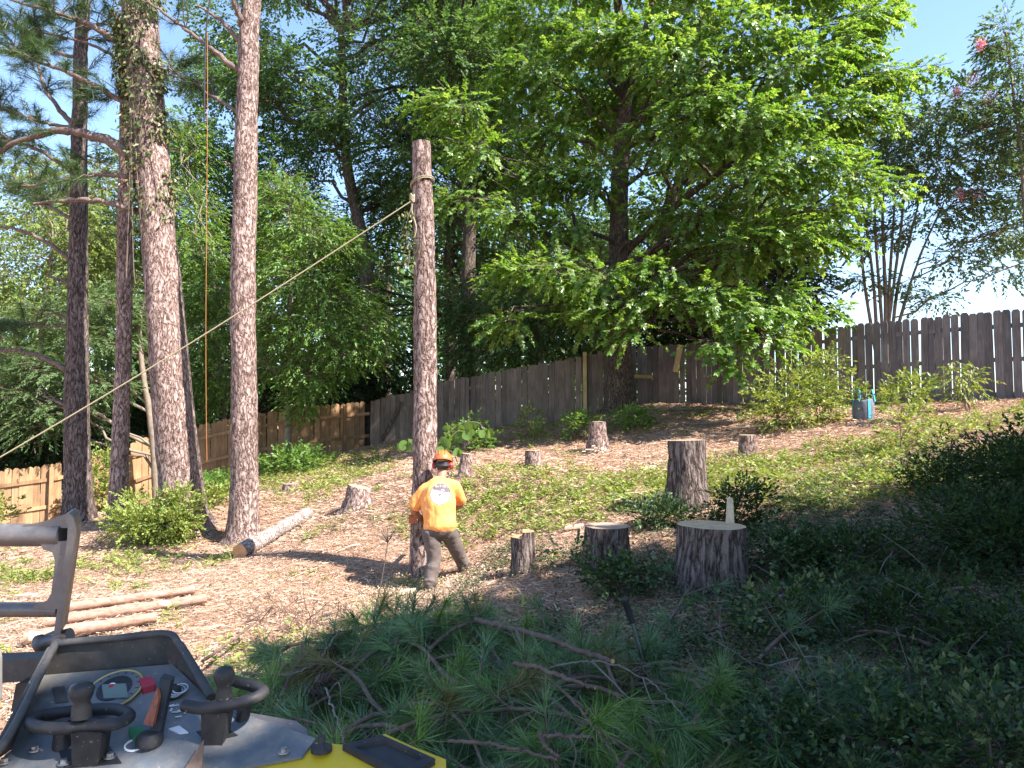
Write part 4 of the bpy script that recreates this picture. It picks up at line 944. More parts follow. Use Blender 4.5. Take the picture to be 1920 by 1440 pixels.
def shirt_material():
    m, nt, b = newmat('orange_shirt')
    tc = N(nt, 'ShaderNodeTexCoord'); sep = N(nt, 'ShaderNodeSeparateXYZ'); nt.links.new(tc.outputs['Object'], sep.inputs[0])
    def math_(op, a, b_=None):
        n = N(nt, 'ShaderNodeMath', operation=op)
        for k, x in enumerate((a, b_)):
            if x is None: continue
            if isinstance(x, (int, float)): n.inputs[k].default_value = x
            else: nt.links.new(x, n.inputs[k])
        return n.outputs[0]
    ex, ez = PX + 0.055, 1.16
    dx = math_('SUBTRACT', sep.outputs[0], ex); dz = math_('SUBTRACT', sep.outputs[2], ez)
    r = math_('SQRT', math_('ADD', math_('MULTIPLY', dx, dx), math_('MULTIPLY', dz, dz)))
    back = math_('LESS_THAN', sep.outputs[1], PY + 0.06)
    disc = math_('MULTIPLY', math_('LESS_THAN', r, 0.118), back)
    ring = math_('MULTIPLY', math_('MULTIPLY', math_('GREATER_THAN', r, 0.11), disc), 1.0)
    ns = noise(nt, tc.outputs['Object'], 30, 3)
    edge = math_('ADD', dz, math_('MULTIPLY', math_('SUBTRACT', ns.outputs['Fac'], 0.5), 0.03))
    topm = math_('MULTIPLY', math_('MULTIPLY', math_('GREATER_THAN', math_('ADD', edge, math_('MULTIPLY', dx, 0.22)), 0.035), math_('GREATER_THAN', ns.outputs['Fac'], 0.4)), disc)
    # dark marks inside: a small figure at the middle and strokes at the left
    fig = math_('MULTIPLY', math_('LESS_THAN', math_('ADD', math_('ABSOLUTE', math_('MULTIPLY', dx, 1.6)), math_('ABSOLUTE', math_('ADD', dz, 0.005))), 0.022), disc)
    st1 = math_('MULTIPLY', math_('MULTIPLY', math_('LESS_THAN', math_('ABSOLUTE', math_('ADD', dx, 0.08)), 0.004), math_('LESS_THAN', math_('ABSOLUTE', dz), 0.026)), disc)
    st2 = math_('MULTIPLY', math_('MULTIPLY', math_('LESS_THAN', math_('ABSOLUTE', math_('ADD', dx, 0.094)), 0.003), math_('LESS_THAN', math_('ABSOLUTE', dz), 0.02)), disc)
    dark = math_('MINIMUM', math_('ADD', math_('ADD', math_('ADD', ring, fig), st1), st2), 1.0)
    fab = noise(nt, tc.outputs['Object'], 9, 3)
    oc = ramp(nt, [(0.3, (0.88, 0.31, 0.08)), (0.7, (0.93, 0.4, 0.13))], fab.outputs['Fac'])
    c = mix(nt, oc.outputs[0], (0.55, 0.52, 0.52), disc)
    c = mix(nt, c, (0.13, 0.1, 0.115), topm)
    c = mix(nt, c, (0.09, 0.07, 0.08), dark)
    nt.links.new(c, b.inputs['Base Color']); b.inputs['Roughness'].default_value = 0.8; b.inputs['Specular IOR Level'].default_value = 0.2
    wv = mapped(nt, (3.2, 3.2, 1.9)); wr = noise(nt, wv, 2.6, 2); bump(nt, b, wr.outputs['Fac'], 0.5, 0.06)
    return m
MAT['shirt'] = shirt_material()
MAT['trousers'] = plain('trousers', (0.115, 0.088, 0.08), 0.85, var=0.25, vs=7, bumpd=0.02, bs=13)
MAT['boot'] = plain('boot', (0.06, 0.04, 0.03), 0.7, var=0.3)
MAT['helmet'] = plain('helmet', (0.68, 0.15, 0.04), 0.3, var=0.12)
MAT['muff'] = plain('muff', (0.35, 0.03, 0.025), 0.5)
MAT['black'] = plain('black', (0.02, 0.02, 0.022), 0.55, var=0.3, vs=12)
MAT['glove'] = plain('glove', (0.22, 0.16, 0.08), 0.85)
MAT['saw_red'] = plain('saw_red', (0.4, 0.09, 0.02), 0.4)
MAT['saw_bar'] = plain('saw_bar', (0.35, 0.35, 0.36), 0.35, metal=0.9)
# body: one continuous surface (head, neck, torso, arms, legs)
LS, RS = W3(-0.165, 0.15, 1.185), W3(0.205, 0.16, 1.225)
LE, LH = W3(-0.285, 0.2, 0.95), W3(-0.215, 0.36, 0.84)
RE, RH = W3(0.27, 0.36, 1.0), W3(0.1, 0.52, 0.9)
lfx, rfx = W3(-0.06, -0.02, 0), W3(0.3, 0.42, 0); lfx[2] = g1(lfx[0], lfx[1]); rfx[2] = g1(rfx[0], rfx[1])
LHIP, RHIP = W3(-0.05, 0.03, 0.76), W3(0.13, 0.06, 0.76)
LK, RK = W3(-0.015, 0.05, 0.40), W3(0.235, 0.3, 0.45)
LA, RA = lfx + np.array([0, 0, 0.1]), rfx + np.array([0, 0, 0.1])
mb = MB()
capsule(mb, [W3(0.03, 0.04, 0.72), W3(0.02, 0.07, 0.95), W3(0.02, 0.15, 1.2), W3(0.03, 0.19, 1.3)], [(0.15, 0.1), (0.14, 0.1), (0.145, 0.09), (0.06, 0.055)], 18, 12, up=(0, 1, 0))
capsule(mb, [W3(0.04, 0.18, 1.28), W3(0.055, 0.23, 1.4), W3(0.06, 0.27, 1.47)], [0.062, 0.06, 0.06])
capsule(mb, [W3(0.06, 0.285, 1.43), W3(0.06, 0.275, 1.5), W3(0.06, 0.26, 1.56)], [(0.07, 0.085), (0.077, 0.098), (0.07, 0.085)], 16, 8, up=(0, 1, 0))
capsule(mb, [W3(0.06, 0.37, 1.475), W3(0.06, 0.395, 1.455)], [0.016, 0.02], 8, 4)       # nose
for s in (-1, 1): capsule(mb, [W3(0.06 + s * 0.082, 0.27, 1.51), W3(0.06 + s * 0.086, 0.265, 1.47)], [0.018, 0.014], 8, 4)
for A, E, H in ((LS, LE, LH), (RS, RE, RH)):
    capsule(mb, [A, (A + E) / 2, E], [0.05, 0.05, 0.045]); capsule(mb, [E, (E + H) / 2, H], [0.045, 0.043, 0.03])
for A, K, F in ((LHIP, LK, LA), (RHIP, RK, RA)):
    capsule(mb, [A, (A + K) / 2, K], [0.09, 0.08, 0.058]); capsule(mb, [K, (K * 2 + F) / 3, F], [0.058, 0.058, 0.038])
body = put(mb, 'body', MAT['skin'], person, True); remesh(body, 0.014, 3)
# gloved hands closed on the saw handles: palm, four fingers, thumb
def hand(H, E, grip, name):
    mb = MB(); d = norm(H - E); g = norm(np.asarray(grip, float)); o = norm(np.cross(d, g))
    pm = H + d * 0.045
    capsule(mb, [H, pm, H + d * 0.085], [(0.028, 0.016), (0.04, 0.02), (0.042, 0.018)], 12, 8, up=o)
    for k, ln in enumerate((0.078, 0.086, 0.08, 0.064)):
        b0 = H + d * 0.085 + g * (0.03 - 0.02 * k)
        capsule(mb, [b0, b0 + d * ln * 0.42 + o * 0.012, b0 + d * ln * 0.5 + o * 0.036, b0 + d * ln * 0.15 + o * 0.05], [0.0105, 0.010, 0.0095, 0.008], 8, 10)
    t0 = H + d * 0.03 + g * 0.035
    capsule(mb, [t0, t0 + d * 0.03 + g * 0.02 + o * 0.02, t0 + d * 0.06 + g * 0.005 + o * 0.045], [0.013, 0.012, 0.009], 8, 8)
    capsule(mb, [H - d * 0.05, H], [0.036, 0.034], 12, 4)
    return put(mb, name, MAT['glove'], person, True)
hand(LH, LE, (0.3, 0.2, 0.9), 'glove'); hand(RH, RE, (-0.8, 0.2, 0.3), 'glove')
# shirt: torso with sleeves
mb = MB()
capsule(mb, [W3(0.055, 0.035, 0.78), W3(0.045, 0.05, 0.9), W3(0.02, 0.1, 1.08), W3(0.02, 0.15, 1.22), W3(0.035, 0.185, 1.31)], [(0.196, 0.15), (0.186, 0.15), (0.195, 0.15), (0.178, 0.125), (0.08, 0.075)], 26, 18, up=(0, 1, 0))
capsule(mb, [LS + np.array([0.1, 0.01, 0.035]), LS, LS * 0.4 + LE * 0.6, LS * 0.2 + LE * 0.8], [0.07, 0.078, 0.084, 0.084], 16, 10)
capsule(mb, [RS + np.array([-0.1, 0.01, 0.035]), RS, RS * 0.4 + RE * 0.6, RS * 0.2 + RE * 0.8], [0.07, 0.078, 0.084, 0.082], 16, 10)
# folds
rng = np.random.default_rng(12)
for k in range(0):
    a = W3(-0.13 + rng.uniform(0, 0.3), -0.095 + rng.normal() * 0.008, 0.80 + rng.uniform(0, 0.2)); e = a + np.array([0.12 + rng.normal() * 0.05, 0.0, 0.06 + rng.normal() * 0.03])
    capsule(mb, [a, (a + e) / 2 + np.array([0, -0.012, -0.01]), e], [0.008, 0.016, 0.008], 8, 6)
sh = put(mb, 'shirt', MAT['shirt'], person, True); remesh(sh, 0.011, 10); crumple(sh, 0.04, 0.17)
# trousers
mb = MB()
capsule(mb, [W3(0.045, 0.035, 0.82), W3(0.045, 0.035, 0.74)], [(0.16, 0.115), (0.178, 0.13)], 20, 6, up=(0, 1, 0))
for A, K, F in ((LHIP, LK, LA), (RHIP, RK, RA)):
    capsule(mb, [A + np.array([0, 0, -0.02]), A * 0.5 + K * 0.5, K, K * 0.5 + F * 0.5, F + np.array([0, 0, -0.02])], [0.112, 0.1, 0.084, 0.082, 0.078], 18, 22)
    for k in range(5):
        t_ = rng.uniform(0.15, 0.95); c = K * (1 - t_) + F * t_; th = np.linspace(pi * 0.9, 2.1 * pi, 7)
        mb.tube(np.stack([c[0] + 0.078 * np.cos(th), c[1] + 0.078 * np.sin(th), c[2] + 0.025 * np.sin(th * 1.5 + k)], 1), [0.004, 0.01, 0.013, 0.014, 0.013, 0.01, 0.004], 6)
tr = put(mb, 'trousers', MAT['trousers'], person, True); remesh(tr, 0.011, 3); crumple(tr, 0.018, 0.11)
for F, ang in ((lfx, 0.25), (rfx, -0.35)):
    d = np.array([sin(-ang) * -1, cos(ang), 0]) if False else np.array([-sin(ang), cos(ang), 0]); mb = MB()
    up_ = np.array([0, 0, 1.0])
    capsule(mb, [F + up_ * 0.16, F + up_ * 0.09, F + up_ * 0.05 + d * 0.02], [0.055, 0.056, 0.055], 14, 8)
    capsule(mb, [F + up_ * 0.045 - d * 0.07, F + up_ * 0.055 + d * 0.05, F + up_ * 0.045 + d * 0.17], [(0.045, 0.045), (0.05, 0.05), (0.044, 0.036)], 14, 10)
    bt = put(mb, 'boot', MAT['boot'], person, True); remesh(bt, 0.01, 2)
# helmet with brim, band and ear muffs
mb = MB(); hc = W3(0.06, 0.262, 1.535); Rm = rotx(radians(-18))
n_th, n_ph = 28, 12; vs = []
for i_ in range(n_ph):
    ph = (pi / 2) * i_ / (n_ph - 1) * 1.12 - 0.12
    for j_ in range(n_th):
        th = 2 * pi * j_ / n_th; vs.append([0.112 * cos(th) * cos(ph), 0.135 * sin(th) * cos(ph), 0.12 * sin(ph)])
vs = np.array(vs) @ Rm.T + hc
ii = (np.arange(n_ph - 1)[:, None] * n_th); jj = np.arange(n_th)[None]; kk = (jj + 1) % n_th
mb.add(vs, np.stack([ii + jj, ii + kk, ii + kk + n_th, ii + jj + n_th], -1).reshape(-1, 4))
th = np.linspace(0.15 * pi, 0.85 * pi, 14); rim = np.array([[0.112 * cos(t_), 0.135 * sin(t_), -0.012] for t_ in th]); outr = np.array([[0.118 * cos(t_), 0.135 * sin(t_) + 0.05 * sin((t_ - 0.15 * pi) / 0.7), -0.03] for t_ in th])
mb.add(np.vstack([rim, outr]) @ Rm.T + hc, [[a_, a_ + 1, a_ + 15, a_ + 14] for a_ in range(13)])
for k in (-0.035, 0, 0.035):   # ridges over the crown
    t_ = np.linspace(0.1 * pi, 0.9 * pi, 12); mb.tube(np.stack([np.full(12, k), -0.135 * np.cos(t_) * 0.98, 0.121 * np.sin(t_)], 1) @ Rm.T + hc, 0.006, 6)
he = put(mb, 'helmet', MAT['helmet'], person, True)
for s in (-1, 1):
    mb = MB(); c = W3(0.06 + s * 0.1, 0.26, 1.475); mb.tube([c + np.array([-s * 0.025, 0, 0]), c + np.array([-s * 0.01, 0, 0]), c + np.array([s * 0.015, 0, 0]), c + np.array([s * 0.024, 0, 0])], [(0.034, 0.044), (0.042, 0.052), (0.04, 0.05), (0.026, 0.034)], 18, True, up=(0, 1, 0))
    em = sub(mb, 'ear_muff', MAT['muff'], he, True)
    mb = MB(); mb.tube([c, c + np.array([s * 0.015, 0, 0.05]), c + np.array([s * 0.012, 0, 0.085])], 0.007, 6); sub(mb, 'muff_arm', MAT['black'], he)
mb = MB(); th = np.linspace(pi * 1.08, pi * 1.92, 14); mb.tube(np.stack([hc[0] + 0.1 * np.cos(th), hc[1] + 0.118 * np.sin(th), hc[2] - 0.055 + 0 * th], 1), 0.014, 8)
sub(mb, 'head_band', MAT['black'], he, True)
# short dark hair under the helmet
mb = MB(); capsule(mb, [W3(0.06, 0.215, 1.5), W3(0.06, 0.205, 1.45)], [(0.075, 0.05), (0.066, 0.035)], 16, 6, up=(0, 1, 0)); put(mb, 'hair', MAT['black'], person, True)
# chainsaw in his hands
saw = thing('chainsaw', 'red and black chainsaw held by the worker against the pole', 'chainsaw', tuple(W3(-0.16, 0.42, 0.8)))
sc_ = W3(-0.14, 0.40, 0.83)
mb = MB(); mb.box(sc_ + np.array([0.06, 0.02, 0]), (0.24, 0.17, 0.13), rotz(0.15), taper=0.85); put(mb, 'motor_housing', MAT['saw_red'], saw)
mb = MB(); mb.box(sc_ + np.array([-0.165, -0.06, 0.0]), (0.1, 0.1, 0.085), rotz(0.15), taper=0.9); put(mb, 'air_filter_cover', MAT['saw_red'], saw)
mb = MB(); mb.prism([sc_ + np.array(k) for k in [(-0.02, 0.12, -0.03), (0.02, 0.5, -0.03), (0.05, 0.53, -0.03), (0.085, 0.5, -0.03), (0.06, 0.12, -0.03)]], (0, 0, 0.008)); put(mb, 'guide_bar', MAT['saw_bar'], saw)
mb = MB(); mb.tube(spline([LH + norm(LH - LE) * 0.1 + np.array([-0.01, 0, -0.07]), LH + norm(LH - LE) * 0.1, LH + norm(LH - LE) * 0.1 + np.array([0.1, 0.02, 0.06]), sc_ + np.array([0.15, 0.02, 0.03])], 18), 0.012, 8); put(mb, 'front_handle', MAT['black'], saw, True)
mb = MB(); mb.tube(spline([sc_ + np.array([0.12, 0, 0]), RH + norm(RH - RE) * 0.1, RH + norm(RH - RE) * 0.1 + np.array([0.04, 0.06, -0.08]), sc_ + np.array([0.12, 0.06, -0.05])], 18), 0.013, 8); put(mb, 'rear_handle', MAT['black'], saw, True)

# ================================================================== planter bag
bc = on(1619, 14.0, -0.02)
bag = thing('planter_bag', 'grey fabric planter bag with bright blue strap handles by the right fence', 'bag', tuple(bc))
MAT['felt'] = plain('felt', (0.14, 0.14, 0.17), 0.95, var=0.25, vs=8, bumpd=0.01, bs=30)
MAT['strap'] = plain('strap', (0.04, 0.42, 0.6), 0.7, var=0.1)
mb = MB(); prof = [(0.17, 0), (0.19, 0.05), (0.195, 0.2), (0.188, 0.36), (0.182, 0.40), (0.165, 0.40), (0.165, 0.34)]
th = np.arange(28) * 2 * pi / 28
vs = np.array([[bc[0] + r_ * cos(t_) * (1 + 0.04 * sin(3 * t_)), bc[1] + r_ * sin(t_), bc[2] + z_ + 0.012 * sin(4 * t_) * (z_ > 0.3)] for r_, z_ in prof for t_ in th])
ii = (np.arange(len(prof) - 1)[:, None] * 28); jj = np.arange(28)[None]; kk = (jj + 1) % 28
mb.add(vs, np.stack([ii + jj, ii + kk, ii + kk + 28, ii + jj + 28], -1).reshape(-1, 4)); put(mb, 'fabric_body', MAT['felt'], bag, True)
mb = MB(); mb.poly(vs[-28:] + 0); put(mb, 'soil', MAT['litter'], bag)
for tt in (-1.5, -2.2 + pi, ):
    pass
for th0 in (-0.5, -2.7):
    mb = MB(); d = np.array([cos(th0), sin(th0), 0]); s = np.array([-sin(th0), cos(th0), 0])
    loop = spline([bc + d * 0.19 - s * 0.06 + np.array([0, 0, 0.36]), bc + d * 0.17 - s * 0.075 + np.array([0, 0, 0.5]), bc + d * 0.15 + np.array([0, 0, 0.58]), bc + d * 0.17 + s * 0.075 + np.array([0, 0, 0.5]), bc + d * 0.19 + s * 0.06 + np.array([0, 0, 0.36])], 18)
    mb.tube(loop, 0.014, 8); put(mb, 'strap_handle', MAT['strap'], bag, True)
for th0 in (-1.5, 3.0):
    mb = MB(); d = np.array([cos(th0), sin(th0), 0]); s = np.array([-sin(th0), cos(th0), 0])
    q = [bc + d * (r_ + 0.006) + np.array([0, 0, z_]) for r_, z_ in prof[:5]]
    mb.add(np.vstack([[k - s * 0.022 for k in q], [k + s * 0.022 for k in q]]), [[k, k + 5, k + 6, k + 1] for k in range(4)]); o = put(mb, 'strap', MAT['strap'], bag)
    o.modifiers.new('thick', 'SOLIDIFY').thickness = 0.004
shrub('potted_plant', 'small leafy plant growing out of the grey planter bag', bc + np.array([0, 0, 0.36]), (0.16, 0.14, 0.2), 40, MAT['yellow_leaf'], 401, 0.07, 0.04, 6, 0.12, 5, cat='plant')

# ================================================================== shrubs and plants on the slope
shrub('shrub', 'big yellow green bush in front of the dark fence, left of the planter bag', on(1500, 14.2), (0.95, 0.5, 0.55), 520, MAT['yellow_leaf'], 411, 0.075, 0.045, 7, 0.25, 12)
shrub('shrub', 'upright yellow green bush with reddish stems leaning toward the planter bag', on(1545, 14.6), (0.45, 0.35, 0.65), 230, MAT['yellow_leaf'], 412, 0.08, 0.045, 7, 0.25, 9, lift=0.7)
shrub('sapling', 'thin leafy sapling with a red tip against the brown fence', on(1705, 13.0), (0.38, 0.25, 0.42), 110, MAT['yellow_leaf'], 413, 0.08, 0.045, 7, 0.22, 5, lift=0.7, cat='sapling')
shrub('sapling', 'wilted pale sapling drooping against the brown fence, rightmost of the fence saplings', on(1815, 13.4), (0.4, 0.25, 0.4), 100, MAT['yellow_leaf'], 414, 0.075, 0.035, 7, 0.22, 6, lift=0.75, cat='sapling', droop=0.8)
shrub('sapling', 'leafy sapling leaning in the sun below the red tipped sapling', on(1690, 10.8), (0.3, 0.25, 0.35), 80, MAT['weed'], 415, 0.07, 0.04, 7, 0.2, 4, lift=0.7, cat='sapling')
shrub('shrub', 'dense bright green bush at the feet of the leaning pine', on(275, 12.2), (0.62, 0.5, 0.42), 900, MAT['weed'], 416, 0.055, 0.03, 8, 0.18, 12)
shrub('shrub', 'leafy green growth climbing the base of the leaning pine', on(335, 12.15), (0.36, 0.2, 0.5), 420, MAT['weed'], 417, 0.055, 0.03, 8, 0.18, 9)
shrub('shrub', 'vine covered bush against the tan fence behind the slim pine', on(195, 17.9), (0.45, 0.3, 0.85), 420, MAT['yellow_leaf'], 418, 0.08, 0.045, 7, 0.22, 9)
shrub('shrub', 'green weeds along the tan fence right of the leaning pine', on(400, 17.0), (0.8, 0.5, 0.24), 420, MAT['bright_leaf'], 419, 0.08, 0.045, 7, 0.2, 10)
shrub('shrub', 'pale leafy weeds low beside the tall sunlit pine', on(395, 14.6), (0.55, 0.4, 0.22), 240, MAT['yellow_leaf'], 420, 0.08, 0.05, 6, 0.18, 8)
shrub('shrub', 'leafy green bush below the bright young tree at the tan fence', on(560, 18.2), (0.9, 0.5, 0.28), 400, MAT['bright_leaf'], 421, 0.09, 0.05, 7, 0.22, 10)
shrub('shrub', 'small green weeds behind the orange helmet near the grey fence', on(880, 16.5), (0.5, 0.4, 0.3), 200, MAT['bright_leaf'], 422, 0.08, 0.045, 7, 0.2, 8)
shrub('shrub', 'scrawny green shoots left of the tapered stump by the grey fence', on(990, 17.0), (0.35, 0.3, 0.35), 90, MAT['weed'], 423, 0.08, 0.045, 6, 0.2, 7, lift=0.6)
shrub('shrub', 'bright green shoots just behind the tapered stump', on(1095, 16.2), (0.4, 0.3, 0.3), 150, MAT['bright_leaf'], 424, 0.08, 0.045, 6, 0.2, 7)
shrub('shrub', 'leafy shoots between the tapered stump and the big bright tree', on(1180, 16.4), (0.55, 0.3, 0.25), 150, MAT['bright_leaf'], 425, 0.08, 0.045, 6, 0.2, 7)
shrub('grass_tuft', 'tuft of grass against the brown fence right of the planter bag', on(1665, 14.9), (0.16, 0.14, 0.22), 60, MAT['weed'], 426, 0.2, 0.02, 4, 0.08, 4, cat='grass', tilt=1.0)
shrub('shrub', 'small weedy bush low at the far left before the tan fence', on(12, 14.5), (0.35, 0.3, 0.45), 110, MAT['weed'], 427, 0.08, 0.045, 6, 0.2, 6)
# heart-leaved vine by the pole: every big leaf is a part
hv = thing('heart_leaf_vine', 'vine with large round heart shaped leaves arching right of the cut pole', 'vine', tuple(on(840, 13.5)))
a_ = np.linspace(0, 2 * pi, 13)[:-1]; hp = np.array([[0.0, 0, 0]] + [[0.5 * sin(t_) * (1 + 0.1 * cos(t_)), -0.5 * cos(t_) * (0.9 + 0.12 * (cos(t_) < -0.8)) + 0.42 , -0.1 * abs(sin(t_))] for t_ in a_])
mb = MB(); mb.add(hp, [[0, k + 1, (k + 1) % 12 + 1] for k in range(12)]); o_ = mb.build('leaf', MAT['vine'], smooth=True); leafme = o_.data; bpy.data.objects.remove(o_)
rng = np.random.default_rng(44); stem = MB()
for pts in ([(822, 860), (835, 820), (862, 795), (895, 792), (912, 810)], [(815, 870), (830, 840), (850, 850), (858, 870)], [(790, 870), (775, 835), (760, 828)], [(825, 865), (850, 815), (880, 800)]):
    q = spline([P(u, v, 13.2 + 0.1 * k) for k, (u, v) in enumerate(pts)], 14); stem.tube(q, 0.008, 5)
    for k in range(2, 14):
        s = M(rng.uniform(14, 23), 13.2); o = bpy.data.objects.new('leaf', leafme); COL.objects.link(o); o.parent = hv
        o.location = q[k] + rng.normal(size=3) * np.array([0.07, 0.05, 0.06]) - np.array(hv.location); o.scale = (s, s, s); o.rotation_euler = (rng.uniform(-1.5, -0.4), rng.normal() * 0.5, rng.uniform(-0.9, 0.9) + pi * (k % 2) * 0.0)
put(stem, 'stem', MAT['twig'], hv, True)
# dry flower stalk in front of the worker
dw = thing('dry_weed', 'dry brown weed stalk with a spoked seed head in front of the worker', 'weed', tuple(on(705, 7.6)))
mb = MB(); top = P(727, 1018, 7.6); mb.tube(spline([on(703, 7.6, -0.02), P(715, 1090, 7.6), top], 14), [0.007] * 7 + [0.005] * 7, 6)
for k in range(26):
    th = k * 2.4; e = top + np.array([cos(th) * 0.13 * (0.5 + 0.5 * ((k * 7) % 5) / 4), sin(th) * 0.1, 0.12 + 0.05 * sin(k)]); mb.tube([top, (top + e) / 2 + np.array([0, 0, 0.012]), e], [0.003, 0.0025, 0.003], 4)
put(mb, 'stalk', MAT['brown_branch'], dw, True)
# sticks lying on the slope
def stick(label, pts, w, mat='grey_branch', name='fallen_stick', Y=None):
    q = [on(u, d, M(w, d) * 0.45 + dz) for u, d, dz in pts]; mb = MB(); qq = spline(q, 16); mb.tube(qq, np.linspace(1, 0.6, 16) * M(w, q[0][1]) / 2, 7)
    tag(mb.build(name, MAT[mat], smooth=True), label, 'stick')
stick('long grey stick lying along the foot of the dark fence left of the yellow bush', [(1255, 17.5, 0.03), (1320, 17.2, 0.05), (1420, 16.6, 0.04)], 5)
stick('bare sunlit stick on the slope left of the yellow bush', [(1370, 15.0, 0.02), (1430, 14.6, 0.06)], 5, 'split_wood')
stick('thin pale stick in the sunny weeds below the tapered stump', [(1140, 10.6, 0.03), (1215, 10.4, 0.05)], 4, 'split_wood')
stick('bare twig on the straw behind the yellow bush roots', [(1280, 16.0, 0.03), (1350, 15.5, 0.04)], 4)
stick('stick on the dark ground right of the probe', [(1275, 5.6, 0.04), (1340, 5.75, 0.07), (1412, 5.8, 0.1)], 7, 'brown_branch')
stick('thin pale twig arching in the dark undergrowth', [(1430, 4.9, 0.1), (1520, 4.8, 0.12), (1600, 4.6, 0.06)], 4)
# wood offcuts in the weeds
rng = np.random.default_rng(55)
for k, (u, Y, s, lab) in enumerate([(1165, 10.2, 0.13, 'pale split chunk of wood in the weeds left of the tall thick stump'), (1215, 12.2, 0.12, 'pale split chunk of wood uphill of the tall thick stump'), (1035, 10.3, 0.1, 'small pale chunk of wood right of the worker'),
        (60, 9.4, 0.16, 'flat pale slab of wood on the straw at far left'), (1075, 9.3, 0.12, 'pale chunk of wood just above the medium shaded stump'), (765, 8.6, 0.1, 'pale wood chip heap piece by the foot of the pole')]):
    mb = MB(); mb.prism([(-s, -0.03, 0), (s * 0.9, -0.04, 0), (s, 0.02, 0), (s * 0.2, 0.05, 0), (-s * 0.8, 0.03, 0)], (0.01, 0.0, 0.03)); o = mb.build('wood_chunk', MAT['split_wood']); o.location = on(u, Y, 0.03); o.rotation_euler = (0.1, -0.12, rng.uniform(-0.5, 0.5)); tag(o, lab, 'wood chunk')
# probe with a black grip
pr = thing('metal_probe', 'thin metal rod with a black rubber grip standing in the brush heap', 'tool', tuple(on(1205, 5.2)))
t0, t1, t2 = P(1170, 1122, 5.2), P(1186, 1168, 5.2), P(1204, 1235, 5.2); t3 = on(1215, 5.2, -0.05)
mb = MB(); mb.tube([t1, t2, t3], 0.012, 8); put(mb, 'rod', MAT['saw_bar'], pr, True)
mb = MB(); mb.tube([t0, t0 * 0.9 + t1 * 0.1, t0 * 0.8 + t1 * 0.2, t1], [0.034, 0.036, 0.024, 0.022], 12); put(mb, 'grip', MAT['black'], pr, True)

# ================================================================== heap of cut pine boughs
def pile(x, y):
    x = np.atleast_1d(x); y = np.atleast_1d(y)
    a = 0.46 * np.exp(-((x + 0.95) / 1.05) ** 4 - ((y - 5.25) / 1.0) ** 4)
    b = 0.22 * np.exp(-((x - 0.55) / 0.9) ** 4 - ((y - 4.5) / 0.95) ** 4)
    c = 0.42 * np.exp(-((x + 0.15) / 1.0) ** 4 - ((y - 4.3) / 1.0) ** 4)
    return np.maximum(np.maximum(a, b), c)
def surf(x, y): return gz(x, y) + pile(x, y)
def hit(u, v, off=0.0):
    d = ray(u, v); t = np.linspace(2.5, 14, 600); p = np.array([0, 0, CAMZ]) + d[None] * (t / d[1])[:, None]
    s = surf(p[:, 0], p[:, 1]) + off; k = int(np.argmax(p[:, 2] < s)) if np.any(p[:, 2] < s) else 599
    return p[k]
rng = np.random.default_rng(600)
BL = 'green pine bough in the tangled brush heap beside the machine'
def bough(seed, c, az, L, tufts_n, needles, hgt, mat='pile_needle'):
    rg = np.random.default_rng(seed); n = 9; t = np.linspace(0, 1, n)
    d = np.array([cos(az), sin(az)]); s = np.array([-sin(az), cos(az)])
    xy = np.array(c)[None] + d[None] * ((t - 0.35) * L)[:, None] + s[None] * (np.sin(t * 3 + rg.uniform(0, 6)) * 0.09)[:, None]
    z = surf(xy[:, 0], xy[:, 1]) * 1.0; z = z + hgt + 0.1 * np.sin(t * pi) - 0.12 * t ** 2
    z = np.maximum(z, gz(xy[:, 0], xy[:, 1]) + 0.015)
    q = np.column_stack([xy, z]); lab = {'pile_needle': 'dark blue green pine bough', 'pile_needle_bright': 'bright yellow green pine bough', 'pile_needle_dry': 'dry brownish pine bough'}[str(mat)]
    lab += ' at the far edge of the brush heap' if c[1] > 5.6 else (' at the near edge of the brush heap' if c[1] < 3.9 else (' on the left flank of the brush heap' if c[0] < -0.9 else (' on the right flank of the brush heap' if c[0] > 0.5 else ' in the middle of the brush heap')))
    root = thing('pine_bough', lab, 'branch', tuple(q[0]), 'pine boughs in the brush heap')
    mb = MB(); mb.tube(q, np.linspace(0.016, 0.006, n), 6); C = []; D = []
    tang = norm(np.gradient(q, axis=0))
    for k in range(tufts_n):
        j = rg.integers(3, n); a = q[j]; dv = norm(tang[j] * 0.7 + rand_unit(rg, 1)[0] * 0.75 + np.array([0, -0.1, 0.1])); e = a + dv * rg.uniform(0.08, 0.35)
        e[2] = max(e[2], g1(e[0], e[1]) + 0.04)
        mb.tube([a, (a + e) / 2 + np.array([0, 0, 0.015]), e], [0.007, 0.006, 0.004], 5); C.append(e); D.append(dv + np.array([0, 0, 0.05]))
        if rg.random() < 0.7: C.append((a * 0.35 + e * 0.65)); D.append(dv)
    C.append(q[-1]); D.append(tang[-1])
    put(mb, 'stem', MAT['brown_branch'], root, True)
    nb = MB(); v, f = tufts(rg, np.array(C), np.array(D), needles, 0.24, 0.005, 0.62, 0.08, 0.5)
    lo = gz(v[:, 0], v[:, 1]) + 0.01; v[:, 2] = np.maximum(v[:, 2], lo); nb.add(v, f); put(nb, 'needles', MAT[mat], root)['kind'] = 'stuff'
    return root
cnt = 0
while cnt < 112:
    x = rng.uniform(-2.0, 1.75); y = rng.uniform(3.1, 6.8)
    if pile(x, y)[0] < 0.1: continue
    bough(1000 + cnt, (x, y), rng.uniform(0, 2 * pi), rng.uniform(0.7, 1.3), rng.integers(7, 11), 60, rng.uniform(-0.22, 0.03), rng.choice(['pile_needle', 'pile_needle_bright', 'pile_needle_dry'], p=[0.66, 0.24, 0.1])); cnt += 1
